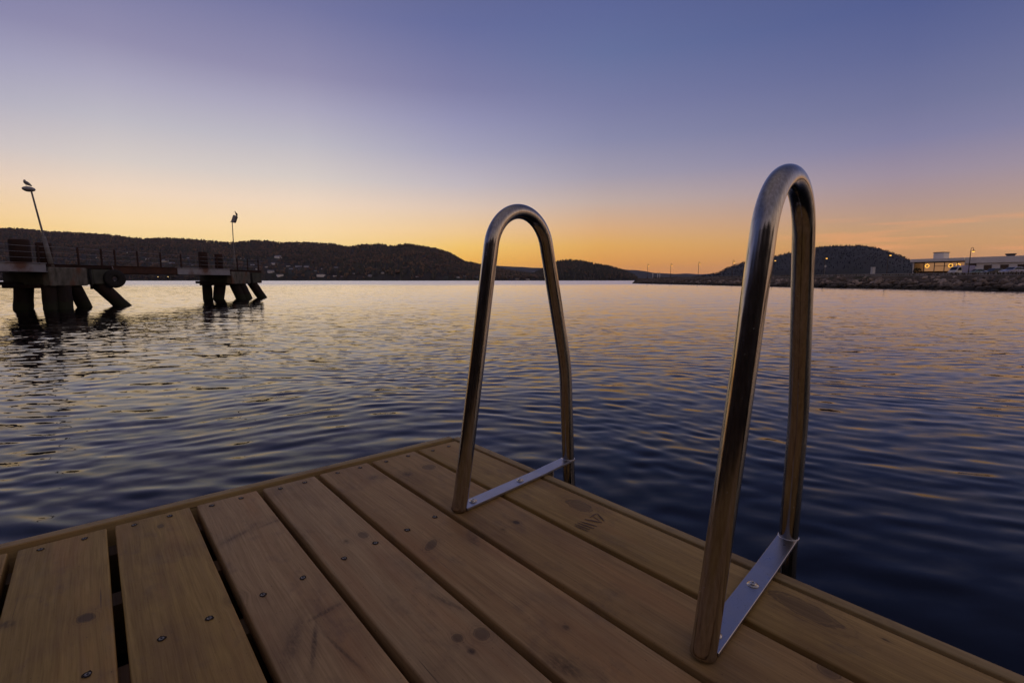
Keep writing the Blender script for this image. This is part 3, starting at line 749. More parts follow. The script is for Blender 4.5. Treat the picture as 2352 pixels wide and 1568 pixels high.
# ------------------------------------------------------------------ old mooring pier on the left
PO = Vector((-17.2, 18.5)); PE = Vector((1.14, 10.0)).normalized(); PN = Vector((PE.y, -PE.x)); PRZ = math.atan2(-PE.x, PE.y)
def pier(p, q, z=0.0): return Vector((PO.x + PN.x*p + PE.x*q, PO.y + PN.y*p + PE.y*q, z))
def pier_q(px, p=0.0):
    s = slope_x(px); a = PO + PN*p
    return (s*a.y - a.x)/(PE.x - s*PE.y)
conc = mat_noise("stained_concrete", rgb(.21,.20,.175), rgb(.075,.075,.062), 4.5, .95, bump=.04, stretch=(1,1,.35), c2=rgb(.16,.085,.055))
concd = mat_noise("dark_concrete", rgb(.10,.105,.085), rgb(.055,.06,.05), 2.0, .9, bump=.02, c2=rgb(.11,.05,.035))  # darker grey-green concrete with brown patches
rust = mat_noise("rusty_steel", rgb(.048,.024,.019), rgb(.028,.017,.014), 3.0, .85, bump=.01, c2=rgb(.068,.031,.021))
rustp = mat_noise("rust_red_girder", rgb(.082,.034,.018), rgb(.048,.023,.015), 2.0, .8, c2=rgb(.08,.04,.03))
gird = mat_noise("worn_grey_paint", rgb(.34,.35,.39), rgb(.26,.27,.31), 1.5, .65, c2=rgb(.16,.085,.06))
galv = mat_noise("galvanised_steel", rgb(.30,.31,.33), rgb(.22,.23,.25), 6, .5, .4)
wire = mat_noise("wire_steel", rgb(.36,.35,.36), rgb(.25,.24,.24), 20, .5, .5)
def pile_mat():
    m = mat_noise('tarred_pile', rgb(.024,.015,.012), rgb(.012,.009,.008), 3.5, .85, bump=.02, c2=rgb(.038,.022,.016), stretch=(1,1,.35)); t = NT(m.node_tree); b = m.node_tree.nodes['Principled BSDF']
    old = b.inputs['Base Color'].links[0].from_socket; gp = t.new('ShaderNodeNewGeometry').outputs['Position']
    lvl = t.math('ADD', t.sep(gp)[2], t.mapr(t.noise(gp, 5.0, 4.0), .3, .7, -.08, .08))
    t.l.new(t.mix(t.mapr(lvl, WATER+.34, WATER+.22), old, rgb(.020,.024,.012)), b.inputs['Base Color']); return m
pile = pile_mat()
def mooring(name, label, q0, q1, piles, tops):
    root = empty(name, pier(-1, (q0+q1)/2, WATER)); tag(root, label, "mooring pier", "pier heads of the old mooring")
    L = root.location
    def loc(v): return v - L
    # front half-depth slab, stepped below
    mb = MB(); c = loc(pier(-1.0, (q0+q1)/2, .70)); mb.bbox(c, (1.96, q1-q0-.02, .64), .04, PRZ)
    mb.build("concrete_cap", concd, root)
    mb = MB(); mb.bbox(loc(pier(-1.15, q0+.16, .325)), (1.55, .5, .13), .02, PRZ); mb.bbox(loc(pier(-1.75, q0+.30, .44)), (.9, .7, .14), .02, PRZ)
    mb.build("bearing_beam", rust, root)
    mb = MB(); mb.bbox(loc(pier(-.10, q0+(q1-q0)*.28, .695)), (.34, (q1-q0)*.56, .70), .03, PRZ)
    mb.build("edge_block", conc, root)
    mb = MB(); mb.bbox(loc(pier(-.14, q0+(q1-q0)*.82, .70)), (.30, (q1-q0)*.30, .60), .03, PRZ); mb.build("edge_block", concd, root)
    mb = MB(); mb.tube([loc(pier(.07, q0+(q1-q0)*.60, 1.0)), loc(pier(.08, q0+(q1-q0)*.60, .20))], .045, 8); mb.build("hanging_fender", M['dark'], root)
    for (p0, qa, p1, qb, r) in piles:
        mb = MB(); a = pier(p0, qa, .46); b = pier(p1, qb, WATER); e = b + (b-a)*.5
        n = 7; mb.tube([loc(a.lerp(e, k/n)) + Vector((random.uniform(-.01,.01), random.uniform(-.01,.01), 0)) for k in range(n+1)], [r*random.uniform(.97,1.03) for _ in range(n+1)], 18)
        mb.build("pile", pile, root)
    for (p0, qa, z1, r) in tops:
        mb = MB(); base = loc(pier(p0, qa, 0)); mb.lathe([(r, .98), (r, z1-.03), (r*.97, z1), (r*.80, z1), (r*.80, z1-.25)], Matrix.Translation(base), 20)
        mb.build("pile_head", rust, root)
    return root
mooring("mooring_dolphin", "near concrete pier head on leaning piles, left edge of the water", 0, 2.62,
        [(-1.30,.20,-1.36,.12,.29), (-.30,.24,-.32,.22,.22), (-.22,.66,-.22,.64,.28), (-.30,1.12,-.50,1.75,.24), (-.32,2.2,.02,2.95,.26)],
        [(-1.7,.52,2.10,.31), (-1.72,1.42,2.04,.25)])
mooring("mooring_dolphin", "far concrete pier head on leaning piles, below the lamp with the dark bird", 10.06, 13.0,
        [(-1.7,10.3,-1.72,10.3,.25), (-1.0,10.5,-1.15,10.45,.30), (-.45,10.9,-.25,11.2,.28), (-.30,11.2,-.08,11.5,.28), (-.32,12.35,.0,12.85,.26)],
        [(-1.9,10.4,2.18,.235), (-1.9,11.7,2.12,.22)])
def walkway(label, segs, posts):
    qa = min(s[0] for s in segs); qb = max(s[1] for s in segs)
    root = empty("pier_walkway", pier(-.9, (qa+qb)/2, 0)); L = root.location
    tag(root, label, "walkway", "walkway spans of the old pier")
    for (q0, q1, m, z0, z1) in segs:
        for p in (-.06, -1.7):
            mb = MB(); mb.bbox(pier(p, (q0+q1)/2, (z0+z1)/2) - L, (.10, q1-q0-.01, z1-z0), .012, PRZ)
            mb.bbox(pier(p, (q0+q1)/2, z1+.012) - L, (.20, q1-q0-.01, .024), .006, PRZ); mb.bbox(pier(p, (q0+q1)/2, z0-.012) - L, (.20, q1-q0-.01, .024), .006, PRZ)
            mb.build("girder", m, root)
    mb = MB(); mb.box(pier(-.88, (qa+qb)/2, 1.10) - L, (1.52, qb-qa-.02, .06), PRZ); mb.build("deck_plate", rust, root)
    for q in posts:
        mb = MB(); mb.bbox(pier(-.02, q, 1.50) - L, (.05, .07, .70), .01, PRZ); mb.build("railing_post", rust, root)
    for z in (1.38, 1.58, 1.79):
        n = 24; pts = []
        for k in range(n+1):
            q = qa + (qb-qa)*k/n; pts.append(pier(-.02, q, z + .012*math.sin(q*2.1)) - L)
        mb = MB(); mb.tube(pts, .006, 6); mb.build("railing_wire", wire, root)
PQ = [pier_q(x) for x in (0, 83, 186, 239, 269.6, 321, 373.6, 420, 462, 502, 548, 571.6, 596)]
walkway("grey painted walkway span running off the left edge of the picture", [(-5.0, -.02, gird, .88, 1.17)], [-4.4, -3.0, PQ[0]-.15, -.25])
walkway("walkway span linking the two pier heads, girder half rust red half grey", [(.02, 2.6, rust, 1.06, 1.14), (2.62, 6.2, rustp, .86, 1.15), (6.2, 10.04, gird, .86, 1.17), (10.08, 12.95, rust, 1.06, 1.13)], [q for q in PQ[2:]])

def tyre():
    root = empty("tyre_fender", pier(.22, 2.50, .62)); tag(root, "black tyre fender hanging on the corner of the near pier head", "tyre")
    ax = (PN*.80 - PE*.45).normalized(); Z = Vector((ax.x, ax.y, 0)); Xv = Vector((-ax.y, ax.x, 0))
    Mx = Matrix((Xv, Vector((0,0,1)), Z)).transposed().to_4x4()
    mb = MB(); prof = []
    n = 16; vs = []; N = 36; R0, r0 = .235, .15
    for i in range(N):
        a = 2*math.pi*i/N
        for k in range(n):
            b = 2*math.pi*k/n; rr = R0 + r0*math.copysign(abs(math.cos(b))**.7, math.cos(b)); z = .095*math.copysign(abs(math.sin(b))**.7, math.sin(b))
            vs.append(Mx @ Vector((rr*math.cos(a), rr*math.sin(a), z)))
    mb.add(vs, [(i*n+k, ((i+1) % N)*n+k, ((i+1) % N)*n+(k+1) % n, i*n+(k+1) % n) for i in range(N) for k in range(n)], 0, True)
    mb.build("tread", mat_noise("old_rubber", rgb(.014,.014,.014), rgb(.024,.023,.022), 12, .8), root)
    mb = MB(); mb.tube([(0,0,.30), (-.05,-.02,.52)], .012, 6); mb.build("chain", wire, root)
tyre()

# pier lamps
lampm = mat_noise("grey_lamp_housing", rgb(.36,.36,.40), rgb(.28,.28,.31), 8, .55)
polem = mat_noise("lamp_pole_paint", rgb(.22,.215,.21), rgb(.14,.125,.11), 5, .6)
def pier_lamp1():
    b = at(119, 610, 18.72); t_ = at(71.5, 437.5, 18.9); b.z = 1.04
    root = empty("pier_lamp", b); tag(root, "leaning grey lamp post with egg-shaped head on the near pier head", "lamp post", "lamp posts on the old pier")
    d = t_ - b; mb = MB(); mb.tube([Vector((0,0,0)), d*.40], [.085, .062], 14); mb.tube([d*.40, d*.42, d], [.060, .032, .027], 12); mb.build("pole", polem, root)
    mb = MB(); M2 = Matrix.Rotation(R(5), 4, 'Y')
    mb.ball(d + Vector((-.115, .03, .055)), (.215, .16, .095), 20, 12, M=M2); mb.build("lamp_head", lampm, root)
    mb = MB(); mb.ball(d + Vector((-.14, .03, .012)), (.15, .11, .055), 16, 8, M=M2); mb.build("lens", mat_noise("lamp_lens", rgb(.20,.19,.17), rgb(.15,.14,.13), 5, .25), root)
    return root, at(60.6, 429.0, 18.93)
L1, gull_at = pier_lamp1()
def pier_lamp2():
    b = at(540, 622, 29.6); t_ = at(533.3, 510.5, 29.6); b.z = 1.04
    root = empty("pier_lamp", b); tag(root, "slim lamp post with box head tilted up on the far pier head", "lamp post", "lamp posts on the old pier")
    d = t_ - b; mb = MB(); mb.tube([Vector((0,0,0)), d*.34], [.060, .050], 12); mb.tube([d*.34, d*.36, d], [.048, .026, .022], 10)
    mb.tube([d + Vector((-.11,0,.03)), d + Vector((.10,0,-.02))], .016, 8); mb.build("pole", polem, root)
    mb = MB(); ax = Vector((.17, 0, .37)).normalized()
    Mx = Matrix((Vector((ax.z, 0, -ax.x)), Vector((0,1,0)), ax)).transposed().to_4x4()
    pr = [(-.085,0), (.10,0), (.085,.40), (-.07,.42), (-.10,.38)]
    mb.extr(pr, -.09, .09, Matrix.Translation(d + Vector((.055,0,.0))) @ Mx); mb.build("lamp_head", lampm, root)
    mb = MB(); mb.extr([(.102,.02), (.125,.05), (.115,.36), (.09,.385)], -.075, .075, Matrix.Translation(d + Vector((.055,0,.0))) @ Mx); mb.build("lens", mat_noise("lamp_lens", rgb(.24,.22,.19), rgb(.18,.17,.15), 5, .2), root)
    return root, at(543.8, 496.6, 29.6)
L2, corm_at = pier_lamp2()

# birds: one continuous body each, with wings, bill and legs
def gull():
    root = empty("gull", gull_at, R(8)); tag(root, "plump gull facing left, perched on the egg-shaped pier lamp", "bird", "birds on the pier lamps")
    body = mat_noise("gull_feathers", rgb(.42,.41,.42), rgb(.30,.30,.32), 30, .8, c2=rgb(.22,.22,.24))
    k = 1.0
    mb = MB(); mb.tube([(.190,0,.022),(.160,0,.040),(.125,0,.066),(.075,0,.100),(.030,0,.130),(-.012,0,.158),(-.034,0,.184),(-.038,0,.206),(-.035,0,.226),(-.040,0,.244),(-.044,0,.256)],
                       [.010,.024,.038,.054,.064,.061,.049,.036,.033,.029,.008], 18); mb.build("body", body, root)
    for s in (-1, 1):
        mb = MB(); mb.ball((.055*k, s*.052*k, .118*k), (.10*k, .014*k, .036*k), 12, 8, M=Matrix.Rotation(R(36), 4, 'Y')); mb.build("wing", mat_noise("gull_wing", rgb(.20,.20,.215), rgb(.14,.14,.15), 40, .8), root)
        mb = MB(); mb.tube([(.0, s*.02, .09), (.002, s*.02, .0), (-.025, s*.02, -.004)], .0045, 6); mb.build("leg", mat_noise("gull_leg", rgb(.35,.20,.06), rgb(.3,.17,.06), 9, .6), root)
    mb = MB(); mb.tube([(-.048,0,.238), (-.075,0,.230), (-.088,0,.223)], [.010*k,.007*k,.003*k], 8); mb.build("bill", mat_noise("gull_bill", rgb(.5,.33,.06), rgb(.4,.28,.06), 9, .5), root)
gull()
def cormorant():
    root = empty("cormorant", corm_at, R(6)); tag(root, "slim dark bird with long bill turned left, upright on the far pier lamp", "bird", "birds on the pier lamps")
    dk = mat_noise("dark_feathers", rgb(.035,.03,.028), rgb(.06,.05,.045), 40, .7)
    mb = MB(); mb.tube([(.020,0,-.045),(.016,0,-.01),(.012,0,.03),(.006,0,.075),(-.010,0,.125),(-.030,0,.165),(-.046,0,.198),(-.055,0,.222),(-.060,0,.246),(-.072,0,.264),(-.092,0,.270),(-.104,0,.270)],
                       [.010,.020,.032,.046,.053,.043,.028,.020,.017,.019,.015,.006], 16); mb.build("body", dk, root)
    for s in (-1, 1):
        mb = MB(); mb.ball((.005, s*.042, .11), (.022, .012, .078), 10, 8, M=Matrix.Rotation(R(-12), 4, 'Y')); mb.build("wing", dk, root)
        mb = MB(); mb.tube([(-.008, s*.02, .05), (-.006, s*.02, -.012)], .006, 6); mb.build("leg", dk, root)
    mb = MB(); mb.tube([(-.10,0,.272), (-.145,0,.270), (-.17,0,.262)], [.008,.006,.003], 8); mb.build("bill", mat_noise("pale_bill", rgb(.30,.26,.16), rgb(.22,.19,.12), 9, .5), root)
cormorant()

# ------------------------------------------------------------------ rock embankment and quay on the right
SHORE = [(42.5,164),(40.9,158),(41.6,148),(46.6,100),(47.7,78),(51.5,68),(53,60),(53.2,51),(53,36),(56,12),(62,-20)]
LANDZ = 1.12; LOT = 1.60
def quay_land():
    inner = [(x+2.6, y+(-1.5 if i < 2 else 0)) for i, (x, y) in enumerate(SHORE)]
    backp = [(60,176),(140,215),(420,240),(420,-20)]
    outer = SHORE
    mb = MB()
    n = len(SHORE); lot = [(x+9, y-4 if i < 3 else y) for i, (x, y) in enumerate(inner)]
    vs = [(x, y, WATER-1.2) for x, y in outer] + [(x, y, LANDZ) for x, y in inner] + [(x, y, LANDZ) for x, y in [(42,168)] + backp] + [(x, y, WATER-1.2) for x, y in [(40,171)] + [(62,182),(142,221)]]
    F = [(i, i+1, n+i+1, n+i) for i in range(n-1)]
    q0 = len(vs); vs += [(x, y, LOT) for x, y in lot]
    F += [(n+i, n+i+1, q0+i+1, q0+i) for i in range(n-1)]
    vs[2*n+1:2*n+5] = [(x, y, LOT) for x, y in backp]
    F.append(tuple([q0+i for i in range(n)] + [2*n+4, 2*n+3, 2*n+2, 2*n+1])); F.append((n, q0, 2*n+1, 2*n))
    F += [(0, n, 2*n, 2*n+5), (2*n+5, 2*n, 2*n+1, 2*n+6), (2*n+6, 2*n+1, 2*n+2, 2*n+7)]
    mb.add(vs, F)
    o = mb.build("quay_ground", mat_noise("trampled_earth", rgb(.17,.13,.095), rgb(.09,.072,.055), .55, .95, detail=8, c2=rgb(.05,.055,.03)))
    tag(o, kind="structure")
quay_land()
def rock_mesh(r):
    V = []; import bmesh
    bm = bmesh.new(); bmesh.ops.create_icosphere(bm, subdivisions=2, radius=.5)
    sd = r.uniform(0, 100)
    pl = [Vector((r.gauss(0,1), r.gauss(0,1), r.gauss(0,1))).normalized() for _ in range(7)]
    for v in bm.verts:
        n = v.co.normalized(); d = .5*(1 + .25*mnoise.noise(n*1.3 + Vector((sd,0,0))))
        for q in pl:
            c = n.dot(q)
            if c > .2: d = min(d, .36/c)
        v.co = n*d; v.co.x *= 1.25; v.co.z *= .8
    me = bpy.data.meshes.new("boulder"); bm.to_mesh(me); bm.free(); return me
def rock_mat(name, a, b_, c):
    m, t, b = mat_base(name, a, .9, 0, .25)
    co = t.new("ShaderNodeTexCoord").outputs["Object"]
    oi = t.new("ShaderNodeObjectInfo").outputs["Random"]
    n = t.noise(co, 3.0, 6.0, .65)
    base = t.mix(oi, a, b_); col = t.mix(t.mapr(n, .42, .66), base, c)
    gz = t.sep(t.new("ShaderNodeNewGeometry").outputs["Position"])[2]
    wet = t.mapr(gz, WATER+.75, WATER+.25)                   # weed line at the waterline
    col = t.mix(t.math("MULTIPLY", wet, .85), col, rgb(.018,.018,.014))
    t.l.new(col, b.inputs["Base Color"]); return m
RM = rock_mat("quarry_stone", rgb(.55,.43,.33), rgb(.13,.105,.085), rgb(.08,.065,.052))
rr_ = random.Random(9); RMESH = [rock_mesh(rr_) for _ in range(9)]
for me in RMESH: me.materials.append(RM)
def along(pts, d):
    for (a, b) in zip(pts, pts[1:]):
        L = math.dist(a, b)
        if d <= L: return (a[0]+(b[0]-a[0])*d/L, a[1]+(b[1]-a[1])*d/L), ((b[0]-a[0])/L, (b[1]-a[1])/L)
        d -= L
    return None, None
spots = []
tot = sum(math.dist(a, b) for a, b in zip(SHORE, SHORE[1:]))
for row in range(9):
    d = rr_.uniform(0, .6)
    while d < tot-1:
        p, t_ = along(SHORE, d)
        if p is None: break
        w = (row+.2)/5.0; off = -.5 + 3.0*w + rr_.uniform(-.2,.2); z = WATER - .15 + (LANDZ-.22-WATER)*min(w,1.0) + max(0, w-1)*.30 + rr_.uniform(-.14,.12)
        nrm = (-t_[1], t_[0]); sc = rr_.uniform(.5, 1.25)*(1.05 if row < 4 else .8 if row < 6 else .55)
        spots.append((p[0]+nrm[0]*off, p[1]+nrm[1]*off, z, sc)); d += sc*rr_.uniform(.62, .92)
def in_view(x, y): return y > 3 and -1.03 < x/y < 1.06
vis = [s for s in spots if in_view(s[0], s[1])]
vis.sort(key=lambda s: -(s[3]/math.hypot(s[0], s[1])))
top, rest = vis[:300], vis[300:]
for (x, y, z, sc) in top:
    o = bpy.data.objects.new("boulder", RMESH[rr_.randrange(9)]); COL.objects.link(o)
    o.location = (x, y, z); o.scale = (sc, sc*rr_.uniform(.7,1.1), sc*rr_.uniform(.7,1.0)); o.rotation_euler = (rr_.uniform(-.5,.5), rr_.uniform(-.5,.5), rr_.uniform(0,6.28))
    tag(o, "rough brown grey boulder in the rock embankment along the quay", "boulder", "boulders of the rock embankment")
mb = MB()
for (x, y, z, sc) in rest + [s for s in spots if not in_view(s[0], s[1]) and s[1] > 20]:
    me = RMESH[rr_.randrange(9)]; Mx = Matrix.Translation((x,y,z)) @ Matrix.Rotation(rr_.uniform(0,6.28), 4, 'Z') @ Matrix.Rotation(rr_.uniform(-.5,.5), 4, 'X') @ Matrix.Diagonal((sc, sc*.9, sc*.85, 1))
    mb.add([Mx @ v.co for v in me.vertices], [tuple(p.vertices) for p in me.polygons])
o = mb.build("riprap", rock_mat("quarry_stone", rgb(.25,.19,.145), rgb(.13,.105,.085), rgb(.07,.06,.05)))
tag(o, "small broken stone filling the far part of the rock embankment", "stones", kind="stuff")
# dry scrub along the top of the bank
mb = MB(); rs = random.Random(21)
for i in range(2600):
    d = rs.uniform(0, tot-40); p, t_ = along(SHORE, d)
    if p is None: continue
    off = 3.6 + abs(rs.gauss(0, 3.6)); x, y = p[0]-t_[1]*off, p[1]+t_[0]*off
    h = rs.uniform(.08, .26)*(1.4 if mnoise.noise(Vector((x*.15, y*.15, 0))) > .15 else .7); a = rs.uniform(0, 6.28); w = rs.uniform(.02, .06)
    for k in range(2):
        a2 = a + k*1.6; dx, dy = math.cos(a2)*w, math.sin(a2)*w; lx, ly = rs.uniform(-.12,.12), rs.uniform(-.12,.12)
        mb.add([(x-dx, y-dy, LANDZ+.1), (x+dx, y+dy, LANDZ+.1), (x+lx+dx*.4, y+ly+dy*.4, LANDZ+.16+h), (x+lx-dx*.6, y+ly-dy*.6, LANDZ+.16+h*.8)], [(0,1,2,3)])
o = mb.build("scrub", mat_noise("dry_scrub", rgb(.12,.075,.045), rgb(.06,.06,.035), 1.2, .95))
tag(o, "low brown scrub and dry grass on top of the rock embankment", "scrub", kind="stuff")

# harbour lamps with swan-neck and lit bell shade
lpole = mat_noise("dark_lamp_paint", rgb(.05,.04,.035), rgb(.08,.06,.05), 4, .5)
bulb = mat_emit("lamp_bulb", (1.0,.50,.09,1), 1.9)
def harbour_lamp(loc, hz):
    root = empty("street_lamp", loc); H = hz
    mb = MB(); mb.tube([(0,0,-.3), (0,0,.9)], .10, 10); mb.tube([(0,0,.9), (0,0,1.0), (0,0,H+.1)], [.09,.062,.05], 10)
    arc = [(.16 - .16*math.cos(a), 0, H+.30 + .42*math.sin(a)) for a in [math.pi*k/12 for k in range(13)]]
    arc = [(0,0,H+.05)] + arc + [(.32, 0, H+.24)]
    mb.tube(arc, .035, 8); mb.build("pole", lpole, root)
    mb = MB(); mb.lathe([(.05,.30), (.07,.22), (.14,.15), (.23,.02), (.21,.02), (.12,.12)], Matrix.Translation((.32,0,H-.02)), 16); mb.build("lamp_shade", lpole, root)
    mb = MB(); mb.ball((.32,0,H-.06), (.17,.17,.12), 12, 8); mb.build("bulb", bulb, root)
    return root
LAMPS = [(1490,610.5,155,"far end of the row, at the tip of the embankment"),(1543,609.6,149,"second from the tip of the embankment"),(1607,606,137,"third from the tip of the embankment"),(1686,602.3,125,"just left of the right handrail"),
         (1780,598.4,113.6,"seen through the right handrail"),(1898,593,101,"left of two in front of the round hill"),(2044,586,89,"right of two in front of the round hill"),(2234,577,77,"nearest of the row, in front of the white van")]
proto = None
for (px, py, Y, txt) in LAMPS:
    p = at(px, py, Y); base = Vector((p.x-.32*math.cos(.5), p.y, LANDZ+.2)); hz = p.z - LANDZ - .2
    if proto is None: proto = harbour_lamp(base, 4.55); o = proto
    else: o = copy_tree(proto); o.location = base
    o.scale = (1, 1, hz/4.55); o.rotation_euler = (0, 0, -.45 + .1*random.random())
    tag(o, "lit hook-necked street lamp, " + txt, "street lamp", "harbour lamps along the embankment")
# two lamps low on the far shore, seen under the walkway
def shore_lamp(px, txt):
    Y = 1262; p = at(px, 635.6, Y); root = empty("shore_lamp", (p.x, p.y, WATER+.4)); H = p.z - root.location.z
    mb = MB(); mb.tube([(0,0,0), (0,0,H)], .22, 8); mb.build("pole", lpole, root)
    mb = MB(); mb.ball((0,-.3,H), (1.1,1.1,.75), 10, 6); mb.build("bulb", mat_emit("shore_bulb", (1.0,.66,.25,1), 1.6), root)
    tag(root, "lit lamp on the far shore under the walkway, " + txt, "street lamp", "lamps on the far shore")
shore_lamp(363, "left of two"); shore_lamp(386, "right of two")

# ------------------------------------------------------------------ low white pavilion with lit windows
BA = Vector((120.7, 150.0)); BD = Vector((.425, -.905)).normalized(); BN = Vector((-BD.y, BD.x))*1.0   # BN points to the back
if BN.dot(Vector((1,1))) < 0: BN = -BN
def bl(t_, n_, z): return Vector((BA.x + BD.x*t_ + BN.x*n_, BA.y + BD.y*t_ + BN.y*n_, z))
BRZ = math.atan2(BD.y, BD.x)
def pavilion():
    root = empty("pavilion", bl(25, 8, LOT), 0); L = root.location
    tag(root, "long low white building with lit windows at the right edge", "building")
    white = mat_noise("white_render", rgb(.88,.83,.77), rgb(.82,.77,.71), .6, .8, c2=rgb(.76,.70,.64))
    def bx(name, t0, t1, n0, n1, z0, z1, m, b=.03, par=root):
        mb = MB(); mb.bbox(bl((t0+t1)/2, (n0+n1)/2, (z0+z1)/2) - L, (abs(t1-t0), abs(n1-n0), z1-z0), b, BRZ); return mb.build(name, m, par)
    rf = bx("roof", -.8, 12.2, -.9, 16, 5.90, 6.78, white)
    bx("roof", 12.2, 52, -.3, 16, 5.17, 6.82, white)
    # lit front: back wall that glows in place of room lamps, floor, mullions
    bx("interior_wall", .3, 12.0, 5.0, 5.2, LOT, 5.9, mat_emit("glowing_interior_wall", (1.0,.50,.24,1), .30))
    bx("end_wall", -.35, -.05, -.2, 16, LOT-.3, 5.9, white)
    bx("end_wall", 12.0, 12.3, .0, 16, LOT-.3, 5.9, white)
    wall = bx("wall", 12.3, 52, .2, .5, LOT-.3, 5.17, white)
    fr = mat_noise("window_frame", rgb(.16,.13,.10), rgb(.12,.10,.08), 3, .6)
    f = bx("window_frame", -.05, 12.0, .0, .14, 5.55, 5.9, fr)
    for t_ in (2.4, 5.0, 7.4, 8.9, 10.4): bx("mullion", t_-.09, t_+.09, .0, .14, LOT-.2, 5.55, fr, .02, f)
    bx("transom", 5.0, 10.4, .01, .13, 4.55, 4.68, fr, .02, f)
    gl, t, b = mat_base("window_glass", rgb(.9,.9,.9), .03); b.inputs["Transmission Weight"].default_value = 1.0; b.inputs["IOR"].default_value = 1.1
    bx("pane", -.04, 11.98, .05, .07, LOT, 5.54, gl, .002, f)
    drape = mat_noise("brown_curtain", rgb(.20,.10,.05), rgb(.13,.07,.04), 1.5, .9)
    bx("low_partition", .3, 12.0, 2.4, 2.6, LOT, 3.2, drape)
    for k, (px, py) in enumerate(((2127.5,610.6),(2181.5,609.8),(2199,609.8))):
        s = slope_x(px); q = (s*BA.y - BA.x)/(BD.x - s*BD.y); Y = BA.y + BD.y*q
        c = at(px, py, Y) + Vector((BN.x*.5, BN.y*.5, 0)); mb = MB()
        for j in range(8):
            a = 2*math.pi*j/8; u = Vector((BD.x*math.cos(a), BD.y*math.cos(a), math.sin(a)))*.48
            mb.ball(c + u - L, (.15,.15,.15), 10, 6)
        mb.build("flower_lamp", mat_emit("flower_lamp_glow", (1.0,.48,.06,1), 1.5), root)
    bx("roof_cabin", 3.6, 6.1, 2.0, 5.0, 6.78, 8.55, white); bx("cabin_cap", 3.45, 6.25, 1.85, 5.15, 8.55, 8.70, M['dark'])
    mb = MB(); Mx = Matrix.Translation(bl(20.4, 3, 6.82) - L) @ Matrix.Rotation(BRZ, 4, 'Z')
    mb.lathe([(.72,0), (.75,.12), (1.15,.62), (1.12,.72), (.9,.74)], Mx, 16); mb.build("roof_vent", mat_noise("vent_metal", rgb(.05,.05,.055), rgb(.08,.08,.085), 4, .5, .5), root)
    for t0 in (16.2, 19.6, 23.0, 27.5, 32, 37, 42): 
        w = bx("window", t0, t0+1.7, .12, .26, 3.0, 4.65, fr); bx("pane", t0+.12, t0+1.58, .09, .125, 3.1, 4.55, WINM, .002, w)
    bx("sign_board", 12.9, 14.6, -.02, .18, 4.35, 5.05, mat_noise("dark_sign", rgb(.05,.03,.025), rgb(.08,.045,.03), 4, .6))
pavilion()
shr = MB(); rs = random.Random(5); c0 = bl(1.6, -1.6, LOT)
for i in range(420):
    a, b_ = rs.uniform(0, 6.28), rs.uniform(0, 1)**.5; z = rs.uniform(.1, 2.5); rr = 1.5*b_*math.sqrt(max(.05, 1-(z/2.7)**2)); p = Vector((rr*math.cos(a), rr*math.sin(a), z)); s = rs.uniform(.14,.28)
    q = [p + Vector((rs.uniform(-s,s), rs.uniform(-s,s), rs.uniform(-s,s))) for _ in range(3)]; shr.add(q, [(0,1,2)])
shr.tube([(0,0,0),(0.1,0,1.4)], .08, 6)
tag(shr.build("shrub", mat_noise("dark_leaves", rgb(.02,.03,.015), rgb(.04,.045,.02), 3, .9), None, c0), "dark rounded shrub against the lit windows of the white building", "shrub")

# ------------------------------------------------------------------ parked vehicles
tyrem = mat_noise("tyre_rubber", rgb(.015,.015,.015), rgb(.025,.025,.025), 9, .85)
rim = mat_noise("wheel_rim", rgb(.35,.35,.36), rgb(.25,.25,.26), 9, .35, .8)
glassd = mat_noise("car_glass", rgb(.02,.025,.03), rgb(.03,.035,.045), 2, .06)
def wheels(root, xs, r, half):
    for x in xs:
        for s in (-1, 1):
            Mx = Matrix.Translation((x, s*half, r)) @ Matrix.Rotation(R(90), 4, 'X')
            mb = MB(); mb.lathe([(r*.62,-.10), (r*.94,-.11), (r,-.06), (r,.06), (r*.94,.11), (r*.62,.10)], Mx, 18); w = mb.build("wheel", tyrem, root)
            mb = MB(); mb.lathe([(r*.15,-.112), (r*.58,-.10), (r*.60,.10), (r*.15,.112)], Mx, 14); mb.build("rim", rim, w)
def body_loft(secs, half, mat, name, parent, inset=.82):
    """profile polygon in (x,z), with the upper points pulled in towards the roof"""
    mb = MB(); n = len(secs); vs = []
    for lay in (-1, -.86, .86, 1):
        for (x, z, top) in secs:
            y = half*lay*(inset if top else 1.0); zz_ = z - (.03 if abs(lay) == 1 else 0); vs.append((x*(.985 if abs(lay) == 1 else 1), y, zz_))
    fs = []
    for k in range(3):
        for i in range(n): fs.append((k*n+i, k*n+(i+1) % n, (k+1)*n+(i+1) % n, (k+1)*n+i))
    fs += [tuple(range(n-1, -1, -1)), tuple(range(3*n, 4*n))]
    mb.add(vs, fs); return mb.build(name, mat, parent)
